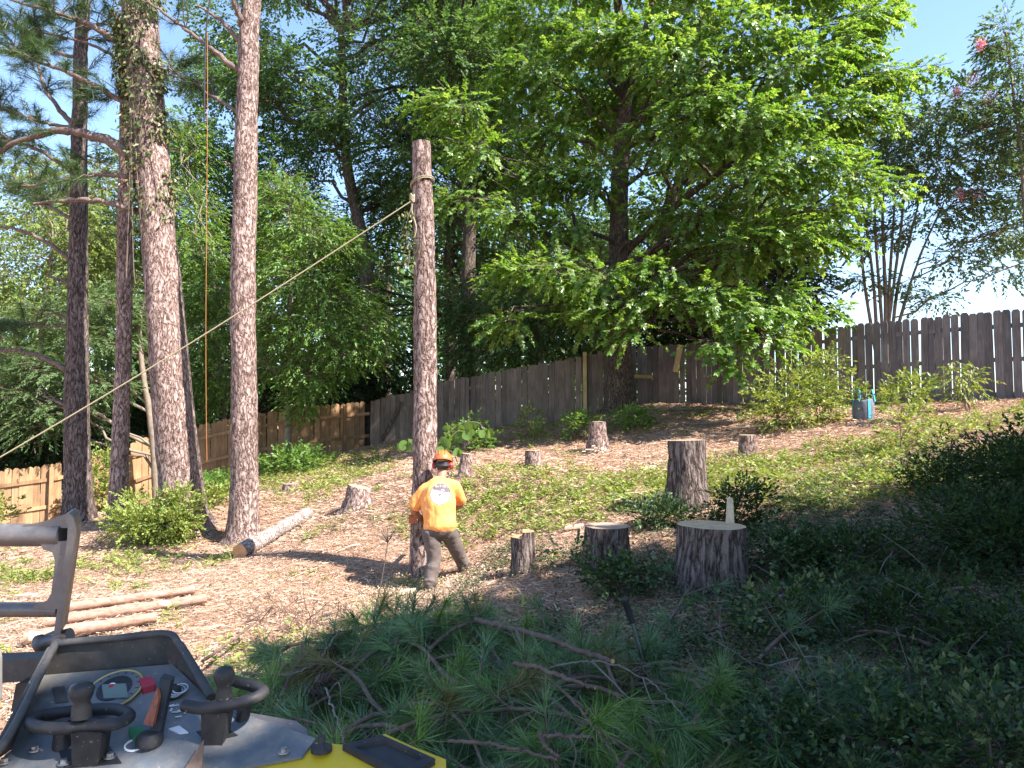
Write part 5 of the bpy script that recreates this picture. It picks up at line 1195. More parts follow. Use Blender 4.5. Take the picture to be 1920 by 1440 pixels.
for k_, (x_, y_, a_) in enumerate([(1.9, 5.2, 0.4), (2.6, 5.0, 2.2), (2.2, 6.2, 1.0), (3.3, 5.6, 3.6), (1.6, 4.2, 5.4), (2.8, 3.9, 0.2), (3.4, 6.9, 2.8), (1.4, 6.4, 0.9)]):
    o_ = bough(1300 + k_, (x_, y_), a_, 0.9, 5, 45, 0.08, 'pile_needle'); o_['label'] = 'loose pine bough fallen among the dark undergrowth at lower right'; o_['group'] = 'pine boughs in the undergrowth'
# the bare limbs that stick out of the heap
def heap_limb(label, pts, w0, w1, mat='brown_branch', side=(), end='cut_orange', off=0.2, name='bare_branch'):
    ya, yb = hit(*pts[0], off)[1], hit(*pts[-1], off)[1]; ym = min(k for k in (hit(*pts[len(pts) // 2], off)[1], (ya + yb) / 2)); q0 = [P(u, v, np.interp(k_ / (len(pts) - 1), [0, 0.5, 1], [ya, ym, yb])) for k_, (u, v) in enumerate(pts)]
    # keep depth smooth
    qq = spline(q0, 8 * len(pts)); Y0 = qq[0][1]
    root = thing(name, label, 'branch', tuple(qq[0])); mb = MB(); r = 0.7 * np.linspace(M(w0, Y0), M(w1, Y0), len(qq)) / 2
    qq[1:-1] += np.random.default_rng(int(w0 * 100 + pts[0][0])).normal(size=(len(qq) - 2, 3)) * 0.004
    mb.tube(qq, r, 9); put(mb, 'stem', MAT[mat], root, True)
    v, f, _, _ = tube_arrays(qq, r * 0.97, 9); fb = MB(); d = norm(qq[-1] - qq[-2]); fb.poly(v[-9:] + d * 0.003); put(fb, 'cut_face', MAT[end], root)
    for sp, w in side:
        sy = qq[int(np.argmin(np.abs((qq[:, 0] / qq[:, 1] * FPX + 960) - sp[0][0])))][1]; se = min(sy + 0.1, hit(*sp[-1], off)[1]); s0 = [P(u, v, sy + (se - sy) * k_ / (len(sp) - 1)) for k_, (u, v) in enumerate(sp)]; m2 = MB(); n_ = 6 * len(sp); m2.tube(spline(s0, n_), np.linspace(M(w, Y0), M(w, Y0) * 0.4, n_) / 2, 6); put(m2, 'side_twig', MAT[mat], root, True)
    return root
heap_limb('thickest brown branch arching across the right of the heap', [(892, 1163), (960, 1178), (1040, 1202), (1100, 1225), (1148, 1240)], 15, 11, side=[([(968, 1180), (985, 1220), (1020, 1265), (1060, 1300), (1095, 1325)], 7), ([(1136, 1240), (1150, 1275), (1170, 1305)], 6)])
heap_limb('short brown branch under the thickest one with a broken end', [(965, 1245), (1020, 1255), (1070, 1275), (1115, 1290)], 13, 8)
heap_limb('long grey twig curving from the heap toward the dark undergrowth', [(1030, 1252), (1090, 1240), (1150, 1245), (1220, 1280), (1262, 1320), (1295, 1360)], 5, 3, 'grey_branch', side=[([(1110, 1240), (1145, 1275), (1180, 1310)], 4), ([(1205, 1270), (1215, 1300), (1230, 1340)], 3)])
heap_limb('brown branch with a yellow broken end low in the middle of the heap', [(840, 1390), (920, 1395), (980, 1408), (1045, 1425)], 10, 9)
heap_limb('stubby dark branch with a torn orange end at the bottom centre', [(1010, 1370), (1020, 1395), (1035, 1412), (1047, 1420)], 12, 10)
heap_limb('short horizontal branch with a pale cut knot right of the heap middle', [(1015, 1378), (1060, 1382), (1112, 1382)], 11, 9, side=[([(1068, 1382), (1080, 1410), (1075, 1440)], 5)])
heap_limb('bundle twig running down the heap to the bottom edge', [(1060, 1300), (1095, 1340), (1130, 1385), (1170, 1440)], 7, 6, side=[([(1095, 1340), (1110, 1330), (1122, 1360)], 4), ([(1120, 1372), (1160, 1390), (1215, 1430)], 5)])
heap_limb('grey twig in the left of the heap bending over the needles', [(545, 1265), (590, 1245), (620, 1205), (640, 1175)], 5, 3, 'grey_branch')
heap_limb('reddish branch lying at the left end of the heap above the levers', [(380, 1240), (430, 1205), (475, 1170)], 9, 7)
heap_limb('reddish branch lying level behind the right lever', [(455, 1262), (500, 1264), (545, 1266)], 8, 6)
heap_limb('forked dead twig hanging in the lower left of the heap', [(610, 1290), (625, 1330), (640, 1375), (645, 1400)], 5, 3, 'grey_branch', side=[([(615, 1300), (635, 1280), (640, 1320)], 3)])
heap_limb('small upright stub with a pale end at the right edge of the heap', [(1300, 1365), (1303, 1345), (1305, 1335)], 7, 7)
for k, (u, v, lab) in enumerate([(1222, 1405, 'left of two small round sawn branch ends in the heap'), (1240, 1412, 'right of two small round sawn branch ends in the heap')]):
    p = np.array(hit(u, v, 0.05)); d = norm(np.array([0.1, -0.9, 0.25])); log(lab, p - d * 0.4, p, 0.022, 0.022, 640 + k, 'limb_bark', 'cut_orange')
# tangled dead twigs along the top edge of the heap
tw = MB(); rng = np.random.default_rng(33)
for k in range(46):
    u = rng.uniform(440, 760); a = np.array(hit(u, rng.uniform(1150, 1185), 0.02)); ln = rng.uniform(0.15, 0.42); dr = norm(np.array([rng.normal(), rng.normal() * 0.5, rng.uniform(0.3, 1.2)]))
    e = a + dr * ln; b2 = e + norm(np.array([rng.normal(), 0, -0.8])) * ln * 0.5; tw.tube(spline([a, (a + e) / 2 + rng.normal(size=3) * 0.02, e, b2], 10), np.linspace(0.005, 0.002, 10), 4)
tag(tw.build('dead_twigs', MAT['brown_branch'], smooth=True), 'tangle of dead brown twigs along the top of the brush heap', kind='stuff')
# pine cones: rings of scales round a core
cm = MB(); rg = np.random.default_rng(1)
cm.tube([(0, 0, -0.045), (0, 0, -0.02), (0, 0, 0.02), (0, 0, 0.05)], [0.008, 0.018, 0.017, 0.004], 8)
for ring in range(8):
    z = -0.042 + ring * 0.0125; r = 0.032 * math.sqrt(max(0.08, 1 - ((ring - 3) / 5.2) ** 2))
    for k in range(9):
        th = k * 2 * pi / 9 + ring * 0.35; d = np.array([cos(th), sin(th), 0]); s = np.array([-sin(th), cos(th), 0]); c0 = np.array([0, 0, z])
        cm.add([c0 + d * 0.008, c0 + d * r + s * 0.009 + [0, 0, 0.012], c0 + d * (r + 0.006) + [0, 0, 0.017], c0 + d * r - s * 0.009 + [0, 0, 0.012]], [[0, 1, 2, 3]])
MAT['cone'] = plain('cone', (0.1, 0.07, 0.06), 0.8, var=0.4, vs=60)
cone0 = cm.build('pine_cone', MAT['cone']); cme = cone0.data; bpy.data.objects.remove(cone0)
for k, (u, v, sc, lab) in enumerate([(885, 1205, 1.1, 'upper pine cone near the thickest branch in the heap'), (912, 1248, 1.35, 'larger pine cone below the thickest branch'), (893, 1243, 1.2, 'pine cone touching the larger one below the thickest branch'), (600, 1258, 1.2, 'highest of the dark pine cones in the left of the heap'), (603, 1275, 1.1, 'middle of the dark pine cones in the left of the heap'), (588, 1298, 1.3, 'lowest pine cone in the left of the heap')]):
    o = bpy.data.objects.new('pine_cone', cme); COL.objects.link(o); o.location = np.array(hit(u, v, 0.05)); o.scale = (sc,) * 3; o.rotation_euler = (rng.uniform(0.6, 2), rng.uniform(-1, 1), rng.uniform(0, 6)); tag(o, lab, 'pine cone', 'pine cones in the brush heap')

# ================================================================== dark undergrowth at the right
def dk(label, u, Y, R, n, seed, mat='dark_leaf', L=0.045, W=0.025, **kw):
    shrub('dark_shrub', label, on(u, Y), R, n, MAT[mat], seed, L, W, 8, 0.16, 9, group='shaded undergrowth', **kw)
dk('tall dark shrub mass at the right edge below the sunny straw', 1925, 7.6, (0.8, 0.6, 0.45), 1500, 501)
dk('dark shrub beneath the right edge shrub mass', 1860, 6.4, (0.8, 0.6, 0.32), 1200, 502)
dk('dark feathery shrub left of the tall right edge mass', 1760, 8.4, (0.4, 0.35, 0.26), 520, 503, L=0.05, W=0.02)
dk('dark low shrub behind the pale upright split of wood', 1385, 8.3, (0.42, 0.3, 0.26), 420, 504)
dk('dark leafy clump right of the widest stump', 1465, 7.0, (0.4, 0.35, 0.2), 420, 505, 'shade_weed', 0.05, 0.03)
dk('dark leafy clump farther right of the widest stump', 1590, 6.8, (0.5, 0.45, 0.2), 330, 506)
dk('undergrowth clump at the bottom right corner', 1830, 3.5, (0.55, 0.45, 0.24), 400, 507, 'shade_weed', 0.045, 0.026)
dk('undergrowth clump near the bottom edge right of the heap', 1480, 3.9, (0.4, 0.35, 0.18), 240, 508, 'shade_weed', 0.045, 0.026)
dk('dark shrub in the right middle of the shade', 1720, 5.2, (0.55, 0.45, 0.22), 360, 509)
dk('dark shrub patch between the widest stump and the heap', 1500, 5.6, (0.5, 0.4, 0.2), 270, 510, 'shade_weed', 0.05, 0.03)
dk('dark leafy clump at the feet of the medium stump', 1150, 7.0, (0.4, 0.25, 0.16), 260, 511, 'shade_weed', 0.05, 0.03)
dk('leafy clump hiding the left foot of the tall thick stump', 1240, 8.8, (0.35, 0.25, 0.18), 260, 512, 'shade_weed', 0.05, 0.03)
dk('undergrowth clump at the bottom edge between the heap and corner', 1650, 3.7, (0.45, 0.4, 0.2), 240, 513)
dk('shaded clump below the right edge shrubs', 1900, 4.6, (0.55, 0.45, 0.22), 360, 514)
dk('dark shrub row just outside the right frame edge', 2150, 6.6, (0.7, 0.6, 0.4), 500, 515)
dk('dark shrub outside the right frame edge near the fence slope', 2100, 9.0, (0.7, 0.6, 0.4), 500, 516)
# ivy on the widest stump and bare twigs in the undergrowth
rng = np.random.default_rng(71); tw = MB()
for k in range(70):
    u = rng.uniform(1350, 1900); Y = rng.uniform(3.6, 7.4); a = on(u, Y, 0.02); e = a + np.array([rng.normal() * 0.3, rng.normal() * 0.3, rng.uniform(0.1, 0.5)]); tw.tube(spline([a, (a + e) / 2 + rng.normal(size=3) * 0.04, e], 8), np.linspace(0.006, 0.002, 8), 4)
tag(tw.build('bare_twigs', MAT['grey_branch'], smooth=True), 'bare grey twigs poking through the shaded undergrowth', kind='stuff')

# ================================================================== ground cover (uncountable)
def wedge(rng, n, y0, y1, p=1.0, m=0.98):
    """points over the yard in front of the camera, denser close by"""
    y = (rng.uniform(y0 ** p, y1 ** p, n)) ** (1 / p); x = rng.uniform(-m, m, n) * (y + 0.8); return x, y
rng = np.random.default_rng(700)
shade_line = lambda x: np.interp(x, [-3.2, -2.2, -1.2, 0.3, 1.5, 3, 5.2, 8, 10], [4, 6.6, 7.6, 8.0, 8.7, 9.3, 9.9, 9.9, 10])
def straw(n, y0, y1, L, w, seed, p):
    rng = np.random.default_rng(seed); x, y = wedge(rng, n, y0, y1, p)
    c = np.stack([x, y, gz(x, y) + rng.uniform(0.002, 0.035, n)], 1)
    th = rng.uniform(0, 2 * pi, n) + n2(x, y, 1.2) * 1.5; d = np.stack([np.cos(th), np.sin(th), rng.normal(size=n) * 0.16], 1)
    ln = L * rng.uniform(0.5, 1.2, n)[:, None]; s = norm(np.cross(d, np.array([0, 0, 1.0]))) * w + np.array([0, 0, 1.0]) * rng.normal(size=(n, 1)) * w * 0.5
    v = np.stack([c - d * ln * 0.5 - s, c - d * ln * 0.5 + s, c + d * ln * 0.5], 1).reshape(-1, 3)
    return v, (np.arange(n) * 3)[:, None] + np.arange(3)[None]
mb = MB(); mb.add(*straw(195000, 5.5, 12, 0.15, 0.0028, 1, 1.2)); mb.add(*straw(170000, 11, 21, 0.19, 0.005, 2, 1.0))
tag(mb.build('pine_straw', MAT['straw']), 'reddish brown pine needles littering the sunny slope', kind='stuff')
# leaf litter
x, y = wedge(rng, 34000, 3.0, 19, 1.0); c = np.stack([x, y, gz(x, y) + rng.uniform(0.004, 0.03, len(x))], 1)
v, f = leaf_arrays(c, rand_unit(rng, len(x)) * np.array([1, 1, 0.35]), norm(np.array([0, 0, 1.0]) + rand_unit(rng, len(x)) * 0.5), rng.uniform(0.03, 0.06, len(x)), rng.uniform(0.015, 0.03, len(x)), fold=0.2)
mb = MB(); mb.add(v, f); tag(mb.build('leaf_litter', MAT['litter']), 'dry leaf litter scattered over the ground', kind='stuff')
# weeds: patchy, green on the sunny slope, sparse on the straw at left
def weed_patch(n, y0, y1, dens, L, W, k, mat, name, label, seed, h=0.07, p=1.0):
    rng = np.random.default_rng(seed); x, y = wedge(rng, n, y0, y1, p); keep = rng.random(n) < dens(x, y); x, y = x[keep], y[keep]; n = len(x)
    c = np.stack([x, y, gz(x, y)], 1); pos = np.repeat(c, k, 0); th = rng.uniform(0, 2 * pi, n * k); hh_ = rng.uniform(0.1, 1, n * k) * h
    out = np.stack([np.cos(th), np.sin(th), rng.uniform(-0.1, 0.9, n * k)], 1)
    pos = pos + out * np.array([1, 1, 0]) * rng.uniform(0, 0.06, (n * k, 1)) + np.array([0, 0, 1.0]) * hh_[:, None]
    ls = L * rng.uniform(0.5, 1.3, n * k)
    v, f = leaf_arrays(pos, out, norm(np.array([0, 0, 1.0]) + rand_unit(rng, n * k) * 0.6), ls, ls * W / L); mb = MB(); mb.add(v, f)
    tag(mb.build(name, MAT[mat]), label, kind='stuff')
def d_sun(x, y):
    nz = n2(x, y, 0.55, 3) * 0.6 + n2(x, y, 1.7, 8) * 0.4
    reg = np.clip(1 - np.abs((y - (10.6 + 0.12 * x)) / 2.6), 0, 1) * np.clip((x + 1.9) / 1.2, 0, 1)       # green belt across the slope
    reg = np.maximum(reg, 0.75 * np.clip((x - 2.5) / 1.5, 0, 1) * np.clip((11.0 - y) / 1.2, 0, 1) * np.clip((y - 8) / 1, 0, 1))
    reg = np.maximum(reg, np.exp(-((x + 4.6) / 2.2) ** 2 - ((y - 17) / 1.7) ** 2))
    reg = np.maximum(reg, 0.10 + 0 * x)
    return np.clip(reg * 1.3 + nz * 1.3 - 0.25, 0, 1)
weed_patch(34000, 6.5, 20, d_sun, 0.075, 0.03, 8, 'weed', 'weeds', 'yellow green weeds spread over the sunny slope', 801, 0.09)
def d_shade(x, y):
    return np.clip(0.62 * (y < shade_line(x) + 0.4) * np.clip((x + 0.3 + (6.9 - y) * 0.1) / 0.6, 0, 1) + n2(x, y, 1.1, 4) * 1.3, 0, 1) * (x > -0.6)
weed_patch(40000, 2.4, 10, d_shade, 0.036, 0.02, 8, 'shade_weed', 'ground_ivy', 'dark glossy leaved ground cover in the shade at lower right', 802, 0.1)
# grass blades
def grass(n, y0, y1, dens, seed):
    rng = np.random.default_rng(seed); x, y = wedge(rng, n, y0, y1, 1.0); k_ = rng.random(n) < dens(x, y); x, y = x[k_], y[k_]; m_ = 22
    c = np.stack([x, y, gz(x, y)], 1); th = rng.uniform(0, 2 * pi, len(x)); d = np.stack([np.cos(th), np.sin(th), 0.25 + 0 * th], 1)
    return tufts(rng, c + np.array([0, 0, 0.02]), d, m_, 0.22, 0.005, 0.8)
mb = MB(); v, f = grass(4700, 6.5, 15, lambda x, y: np.clip(d_sun(x, y) * 0.8, 0, 1), 9); v[:, 2] = np.maximum(v[:, 2], gz(v[:, 0], v[:, 1]) + 0.004); mb.add(v, f)
tag(mb.build('grass', MAT['weed']), 'wispy green grass and fallen pine tips on the slope', kind='stuff')
sl = MB()
for k in range(520):
    x_, y_ = wedge(rng, 1, 6.5, 18, 1.0); th = rng.uniform(0, 6.28); ln = rng.uniform(0.06, 0.3); a = np.array([x_[0], y_[0], g1(x_[0], y_[0]) + 0.012]); xe, ye = x_[0] + cos(th) * ln, y_[0] + sin(th) * ln
    e = np.array([xe, ye, g1(xe, ye) + rng.uniform(0.01, 0.06)]); sl.tube([a, (a + e) / 2 + rng.normal(size=3) * 0.012 + np.array([0, 0, 0.01]), e], [rng.uniform(0.004, 0.011), 0.006, 0.003], 5, mi=int(rng.random() < 0.35))
tag(sl.build('scattered_sticks', [MAT['brown_branch'], MAT['split_wood']], smooth=True), 'broken sticks and splinters scattered over the slope', kind='stuff')
# saw chips round the pole
n = 5000; c0 = on(770, 8.7); x = c0[0] + rng.normal(size=n) * 0.5; y = c0[1] + rng.normal(size=n) * 0.35; k_ = rng.random(n) < np.exp(-np.hypot(x - c0[0], y - c0[1]) * 1.2); x, y = x[k_], y[k_]
v, f = leaf_arrays(np.stack([x, y, gz(x, y) + rng.uniform(0.005, 0.05, len(x))], 1), rand_unit(rng, len(x)), rand_unit(rng, len(x)), 0.02, 0.014)
mb = MB(); mb.add(v, f); tag(mb.build('sawdust', MAT['chips']), 'pale saw chips strewn round the foot of the pole', kind='stuff')

# ================================================================== the machine (lower left)
ZC = 1.38
TILT, YT = 0.4, 1.6          # the console slopes up away from the operator
def PZ(u, v, z):
    d = ray(u, v); return np.array([0, 0, CAMZ]) + d * ((z - TILT * YT - CAMZ) / (d[2] - TILT * d[1]))
mc = thing('mini_loader', 'grey and yellow stand-on loader with lever controls at the lower left', 'loader', (-0.75, 1.5, g1(-0.75, 1.5)))
def worn(name, col, rough, metal=0.0, spec=0.4, dust=(0.3, 0.25, 0.2), amt=0.6):
    m, nt, b = newmat(name); vec = mapped(nt, (1, 1, 1)); n1 = noise(nt, vec, 14, 6, 0.7); n3 = noise(nt, vec, 120, 3, 0.6)
    r = ramp(nt, [(0.42, (0, 0, 0)), (0.75, (amt, amt, amt))], n1.outputs['Fac']); c = mix(nt, col, dust, r.outputs[0])
    sp = ramp(nt, [(0.66, (0, 0, 0)), (0.72, (0.35, 0.35, 0.35))], n3.outputs['Fac']); c = mix(nt, c, tuple(min(1, k * 1.5 + 0.1) for k in dust), sp.outputs[0])
    nt.links.new(c, b.inputs['Base Color']); b.inputs['Metallic'].default_value = metal; b.inputs['Specular IOR Level'].default_value = spec
    rr = ramp(nt, [(0.3, (rough - 0.1,) * 3), (0.7, (min(1, rough + 0.2),) * 3)], n1.outputs['Fac']); nt.links.new(rr.outputs[0], b.inputs['Roughness'])
    bump(nt, b, n3.outputs['Fac'], 0.15, 0.002); return m
MAT['panel'] = worn('panel', (0.10, 0.115, 0.135), 0.5)  # dust, its amount raised to give the console a hazy look too
MAT['cowl'] = worn('cowl', (0.05, 0.048, 0.05), 0.55, amt=0.25)
MAT['rubber'] = worn('rubber', (0.018, 0.018, 0.022), 0.5, amt=0.12)
MAT['yellow'] = worn('yellow', (0.62, 0.42, 0.02), 0.4, dust=(0.2, 0.14, 0.05), amt=0.3)
MAT['steel'] = worn('steel', (0.15, 0.14, 0.145), 0.42, 0.5, dust=(0.3, 0.26, 0.23))
MAT['bolt'] = plain('bolt', (0.5, 0.5, 0.52), 0.35, metal=0.9)
MAT['red_btn'] = plain('red_btn', (0.35, 0.02, 0.04), 0.45)
MAT['green_btn'] = plain('green_btn', (0.02, 0.16, 0.06), 0.5)
MAT['orange_lever'] = plain('orange_lever', (0.3, 0.085, 0.04), 0.6, var=0.5, vs=60)
MAT['lcd'] = plain('lcd', (0.12, 0.15, 0.13), 0.25)
MAT['white'] = plain('white', (0.75, 0.75, 0.78), 0.5)
MAT['ringy'] = plain('ringy', (0.4, 0.31, 0.1), 0.5)
MAT['jug'] = plain('jug', (0.27, 0.25, 0.23), 0.5)
def Zp(pts, z): return [PZ(u, v, z) for u, v in pts]
def slab(pts, z, th, name, mat, parent=mc, bev=0.0):
    mb = MB(); mb.prism(Zp(pts, z)[::-1], (0, 0, -th)); o = put(mb, name, MAT[mat], parent)
    if bev:
        b = o.modifiers.new('bevel', 'BEVEL'); b.width = bev; b.segments = 3; b.limit_method = 'ANGLE'; b.angle_limit = radians(40)
    return o
panel_px = [(22, 1405), (80, 1266), (323, 1245), (396, 1315), (470, 1343), (592, 1384), (567, 1417), (437, 1441), (330, 1560), (-90, 1560), (-60, 1480)]
panel = slab(panel_px, ZC, 0.006, 'control_panel', 'panel', bev=0.003)
body_px = [(30, 1420), (85, 1275), (320, 1255), (390, 1325), (430, 1445), (320, 1550), (-80, 1550)]
slab(body_px, ZC - 0.012, 0.85, 'body', 'cowl')
# raised cowl behind the dials
base_ = Zp([(-70, 1470), (22, 1405), (80, 1266), (323, 1245), (396, 1315)], ZC - 0.01)
rim_ = [PZ(-110, 1470, ZC + 0.065), PZ(2, 1400, ZC + 0.068), PZ(104, 1207, ZC + 0.07), PZ(323, 1187, ZC + 0.07), PZ(394, 1306, ZC + 0.012)]
rim_l = [rim_[0], rim_[1], rim_[2] * 0.93 + rim_[1] * 0.07, rim_[2] * 0.94 + rim_[3] * 0.06, (rim_[2] + rim_[3]) / 2, rim_[3] * 0.94 + rim_[2] * 0.06, rim_[3] * 0.8 + rim_[4] * 0.2, rim_[3] * 0.4 + rim_[4] * 0.6, rim_[4]]
base_l = [base_[0], base_[1], base_[2] * 0.97 + base_[1] * 0.03, base_[2] * 0.97 + base_[3] * 0.03, (base_[2] + base_[3]) / 2, base_[3] * 0.97 + base_[2] * 0.03, base_[3] * 0.85 + base_[4] * 0.15, base_[3] * 0.4 + base_[4] * 0.6, base_[4]]
mb = MB(); n = len(rim_l); mb.add(np.vstack([base_l, rim_l]), [[k, k + 1, k + n + 1, k + n] for k in range(n - 1)]); cw = put(mb, 'cowl', MAT['cowl'], mc)
cw.modifiers.new('thick', 'SOLIDIFY').thickness = 0.012
mb = MB(); mb.tube(spline(rim_l, 60), 0.0085, 10); sub(mb, 'cowl_rim', MAT['cowl'], cw, True)
# yellow side cover with its black pocket
yc = slab([(300, 1475), (437, 1440), (567, 1416), (594, 1392), (640, 1396), (678, 1397), (700, 1384), (722, 1376), (775, 1400), (836, 1424), (838, 1520), (600, 1560), (300, 1560)], ZC - 0.009, 0.3, 'side_cover', 'yellow', bev=0.008)
mb = MB(); P4 = Zp([(642, 1407), (716, 1389), (816, 1434), (760, 1470)], ZC - 0.006); c = sum(P4) / 4; P5 = [c + (k - c) * 0.74 for k in P4]
for k in range(4): mb.prism([P4[k], P4[(k + 1) % 4], P5[(k + 1) % 4], P5[k]], (0, 0, 0.012))
o = sub(mb, 'pocket_frame', MAT['rubber'], yc)
mb = MB(); mb.prism([k + np.array([0, 0, 0.003]) for k in P5], (0, 0, 0.0015)); sub(mb, 'pocket_floor', MAT['black'], yc)
mb = MB(); c = PZ(603, 1408, ZC - 0.007); mb.tube([c, c + [0, 0, 0.008], c + [0, 0, 0.014], c + [0, 0, 0.03]], [0.021, 0.021, 0.008, 0.007], 16); sub(mb, 'rubber_cap', MAT['rubber'], yc, True)
# hood lip behind the panel
slab([(438, 1338), (468, 1336), (556, 1352), (574, 1366), (580, 1384), (560, 1380), (470, 1352)], ZC - 0.03, 0.02, 'hood_lip', 'steel', bev=0.003)
slab([(360, 1330), (450, 1350), (590, 1388), (650, 1398), (660, 1440), (420, 1440)], ZC - 0.075, 0.3, 'engine_cover', 'cowl')
# gauge
gc = PZ(214, 1298, ZC + 0.001); gr_ = np.linalg.norm(PZ(262, 1298, ZC) - PZ(214, 1298, ZC))
def disc(c, r, z0, th, name, mat, parent, n=40):
    t_ = np.arange(n) * 2 * pi / n; mb = MB(); pts = np.stack([c[0] + r * np.cos(t_), c[1] + r * np.sin(t_), c[2] + z0 + TILT * r * np.sin(t_)], 1); mb.prism(pts[::-1], (0, 0, th)); return put(mb, name, MAT[mat], mc) if parent is None else sub(mb, name, MAT[mat], parent)
ga = disc(gc, gr_, 0, 0.006, 'gauge', 'panel', None)
el = np.linspace(0, 2 * pi, 49); mb = MB(); mb.tube(np.stack([gc[0] + gr_ * np.cos(el), gc[1] + gr_ * np.sin(el), gc[2] + 0.006 + TILT * gr_ * np.sin(el)], 1), 0.0026, 8); sub(mb, 'gauge_ring', MAT['ringy'], ga, True)
disc(gc, gr_ * 0.93, 0.006, 0.0015, 'dial', 'panel', ga); disc(gc, gr_ * 0.62, 0.008, 0.002, 'screen_bezel', 'rubber', ga)
mb = MB(); mb.prism([k + np.array([0, 0, 0.0125]) for k in Zp([(190, 1294), (236, 1292), (240, 1318), (194, 1320)], ZC)], (0, 0, -0.002)); sub(mb, 'screen', MAT['lcd'], ga)
disc(PZ(209, 1286, ZC + 0.011), 0.008, 0, 0.001, 'round_badge', 'white', ga); disc(PZ(209, 1286, ZC + 0.0122), 0.0055, 0, 0.0006, 'badge_centre', 'red_btn', ga)
for k in range(11):
    t_ = -0.3 + k * 0.37; d = np.array([cos(t_), sin(t_), 0]); mb = MB(); mb.box(gc + d * gr_ * 0.84 + np.array([0, 0, 0.0082 + TILT * d[1] * gr_ * 0.84]), (gr_ * 0.12, 0.002, 0.0008), rotz(t_)); sub(mb, 'tick_mark', MAT['rubber'], ga)
# recessed sticker, buttons, decals, bolts
slab([(98, 1289), (121, 1286), (129, 1315), (104, 1318)], ZC + 0.0022, 0.002, 'sticker', 'cowl', bev=0.0)
slab([(260, 1272), (284, 1268), (293, 1283), (268, 1290)], ZC + 0.014, 0.014, 'red_button', 'red_btn', bev=0.005)
slab([(240, 1364), (268, 1360), (273, 1374), (248, 1380)], ZC + 0.013, 0.013, 'green_button', 'green_btn', bev=0.005)
rng = np.random.default_rng(21)
for k in range(9):
    u, v = 312 + rng.uniform(0, 36), 1318 + rng.uniform(0, 26); mb = MB(); a = PZ(u, v, ZC + 0.0022); mb.box(a, (rng.uniform(0.008, 0.02), 0.004, 0.001), rotz(rng.uniform(0, 3))); put(mb, 'decal_mark', MAT['white'], mc)
slab([(316, 1366), (336, 1360), (353, 1373), (337, 1375)], ZC + 0.002, 0.002, 'decal', 'white')
el = np.linspace(0, 2 * pi, 25); c = PZ(252, 1397, ZC + 0.002); mb = MB(); mb.tube(np.stack([c[0] + 0.018 * np.cos(el), c[1] + 0.014 * np.sin(el), c[2] + TILT * 0.014 * np.sin(el)], 1), 0.0022, 5); put(mb, 'decal_ring', MAT['white'], mc)
for (u, v) in ((206, 1420), (66, 1407), (532, 1411), (8, 1430), (120, 1432)):
    c = PZ(u, v, ZC); mb = MB(); mb.tube([c, c + [0, 0, 0.003]], 0.012, 12); mb.tube([c + [0, 0, 0.003], c + [0, 0, 0.009]], 0.007, 6); put(mb, 'bolt', MAT['bolt'], mc)
# throttle lever: dark shaft with an orange side, key beside it
mb = MB(); c = PZ(280, 1395, ZC); mb.tube([c, c + [0, 0, 0.014], c + [0, 0, 0.022]], [0.026, 0.026, 0.018], 18); put(mb, 'throttle_base', MAT['rubber'], mc, True)
Yl = c[1]
mb = MB(); mb.prism([P(276, 1392, Yl), P(296, 1392, Yl), P(320, 1278, Yl + 0.05), P(300, 1272, Yl + 0.05)], (0, 0.02, 0.004)); th_ = put(mb, 'throttle_lever', MAT['rubber'], mc)
mb = MB(); mb.prism([P(268, 1358, Yl - 0.006), P(286, 1362, Yl - 0.006), P(297, 1310, Yl + 0.02), P(294, 1292, Yl + 0.03)], (0, 0.012, 0)); sub(mb, 'orange_grip', MAT['orange_lever'], th_)
mb = MB(); c = PZ(328, 1298, ZC + 0.01)
for k in range(3):
    t_ = np.linspace(0, 2 * pi, 20); mb.tube(np.stack([c[0] + k * 0.006 + 0.016 * np.cos(t_), c[1] + 0.012 * np.sin(t_), c[2] + 0.004 * k + 0.006 * np.sin(t_)], 1), 0.0022, 6)
put(mb, 'key_ring', MAT['bolt'], mc, True); mb = MB(); mb.tube([PZ(324, 1300, ZC), PZ(324, 1300, ZC + 0.012), PZ(324, 1300, ZC + 0.014)], [0.02, 0.018, 0.01], 16); put(mb, 'ignition', MAT['rubber'], mc, True)
# control levers: boot, post, knob and hand loop
def lever(kn, post_px, loop_px, dY, boot_px):
    c = PZ(*post_px[0], ZC); Yk = c[1]
    bt = slab(boot_px, ZC + 0.002, 0.003, 'lever_slot', 'black')
    mb = MB(); a = PZ(*post_px[0], ZC - 0.01); w = M(post_px[2], Yk) / 2; b0 = P(post_px[1][0], post_px[1][1], Yk)
    mb.prism([a + np.array([-w * 0.9, -0.018, 0]), a + np.array([w * 0.9, -0.018, 0]), b0 + np.array([w * 1.15, -0.018, 0]), b0 + np.array([-w * 1.15, -0.018, 0])], (0, 0.036, 0)); lv_ = put(mb, 'control_lever', MAT['rubber'], mc)
    bv = lv_.modifiers.new('bevel', 'BEVEL'); bv.width = 0.007; bv.segments = 2
    mb = MB(); (ku, kv0, kv1, kr) = kn; r = M(kr, Yk) / 2; z0 = P(ku, kv1, Yk); z1 = P(ku, kv0, Yk); d = z1 - z0
    mb.tube([z0, z0 + d * 0.3, z0 + d * 0.45, z0 + d * 0.62, z0 + d * 0.8, z0 + d * 0.93, z1], [r * 0.85, r * 0.8, r * 0.68, r * 0.92, r * 1.05, r * 0.85, r * 0.35], 18); sub(mb, 'knob', MAT['rubber'], lv_, True)
    mb = MB(); q = [P(u, v, Yk + dy) for u, v, dy in loop_px]; mb.tube(spline(q, 60), M(22, Yk) / 2, 12); sub(mb, 'hand_loop', MAT['rubber'], lv_, True)
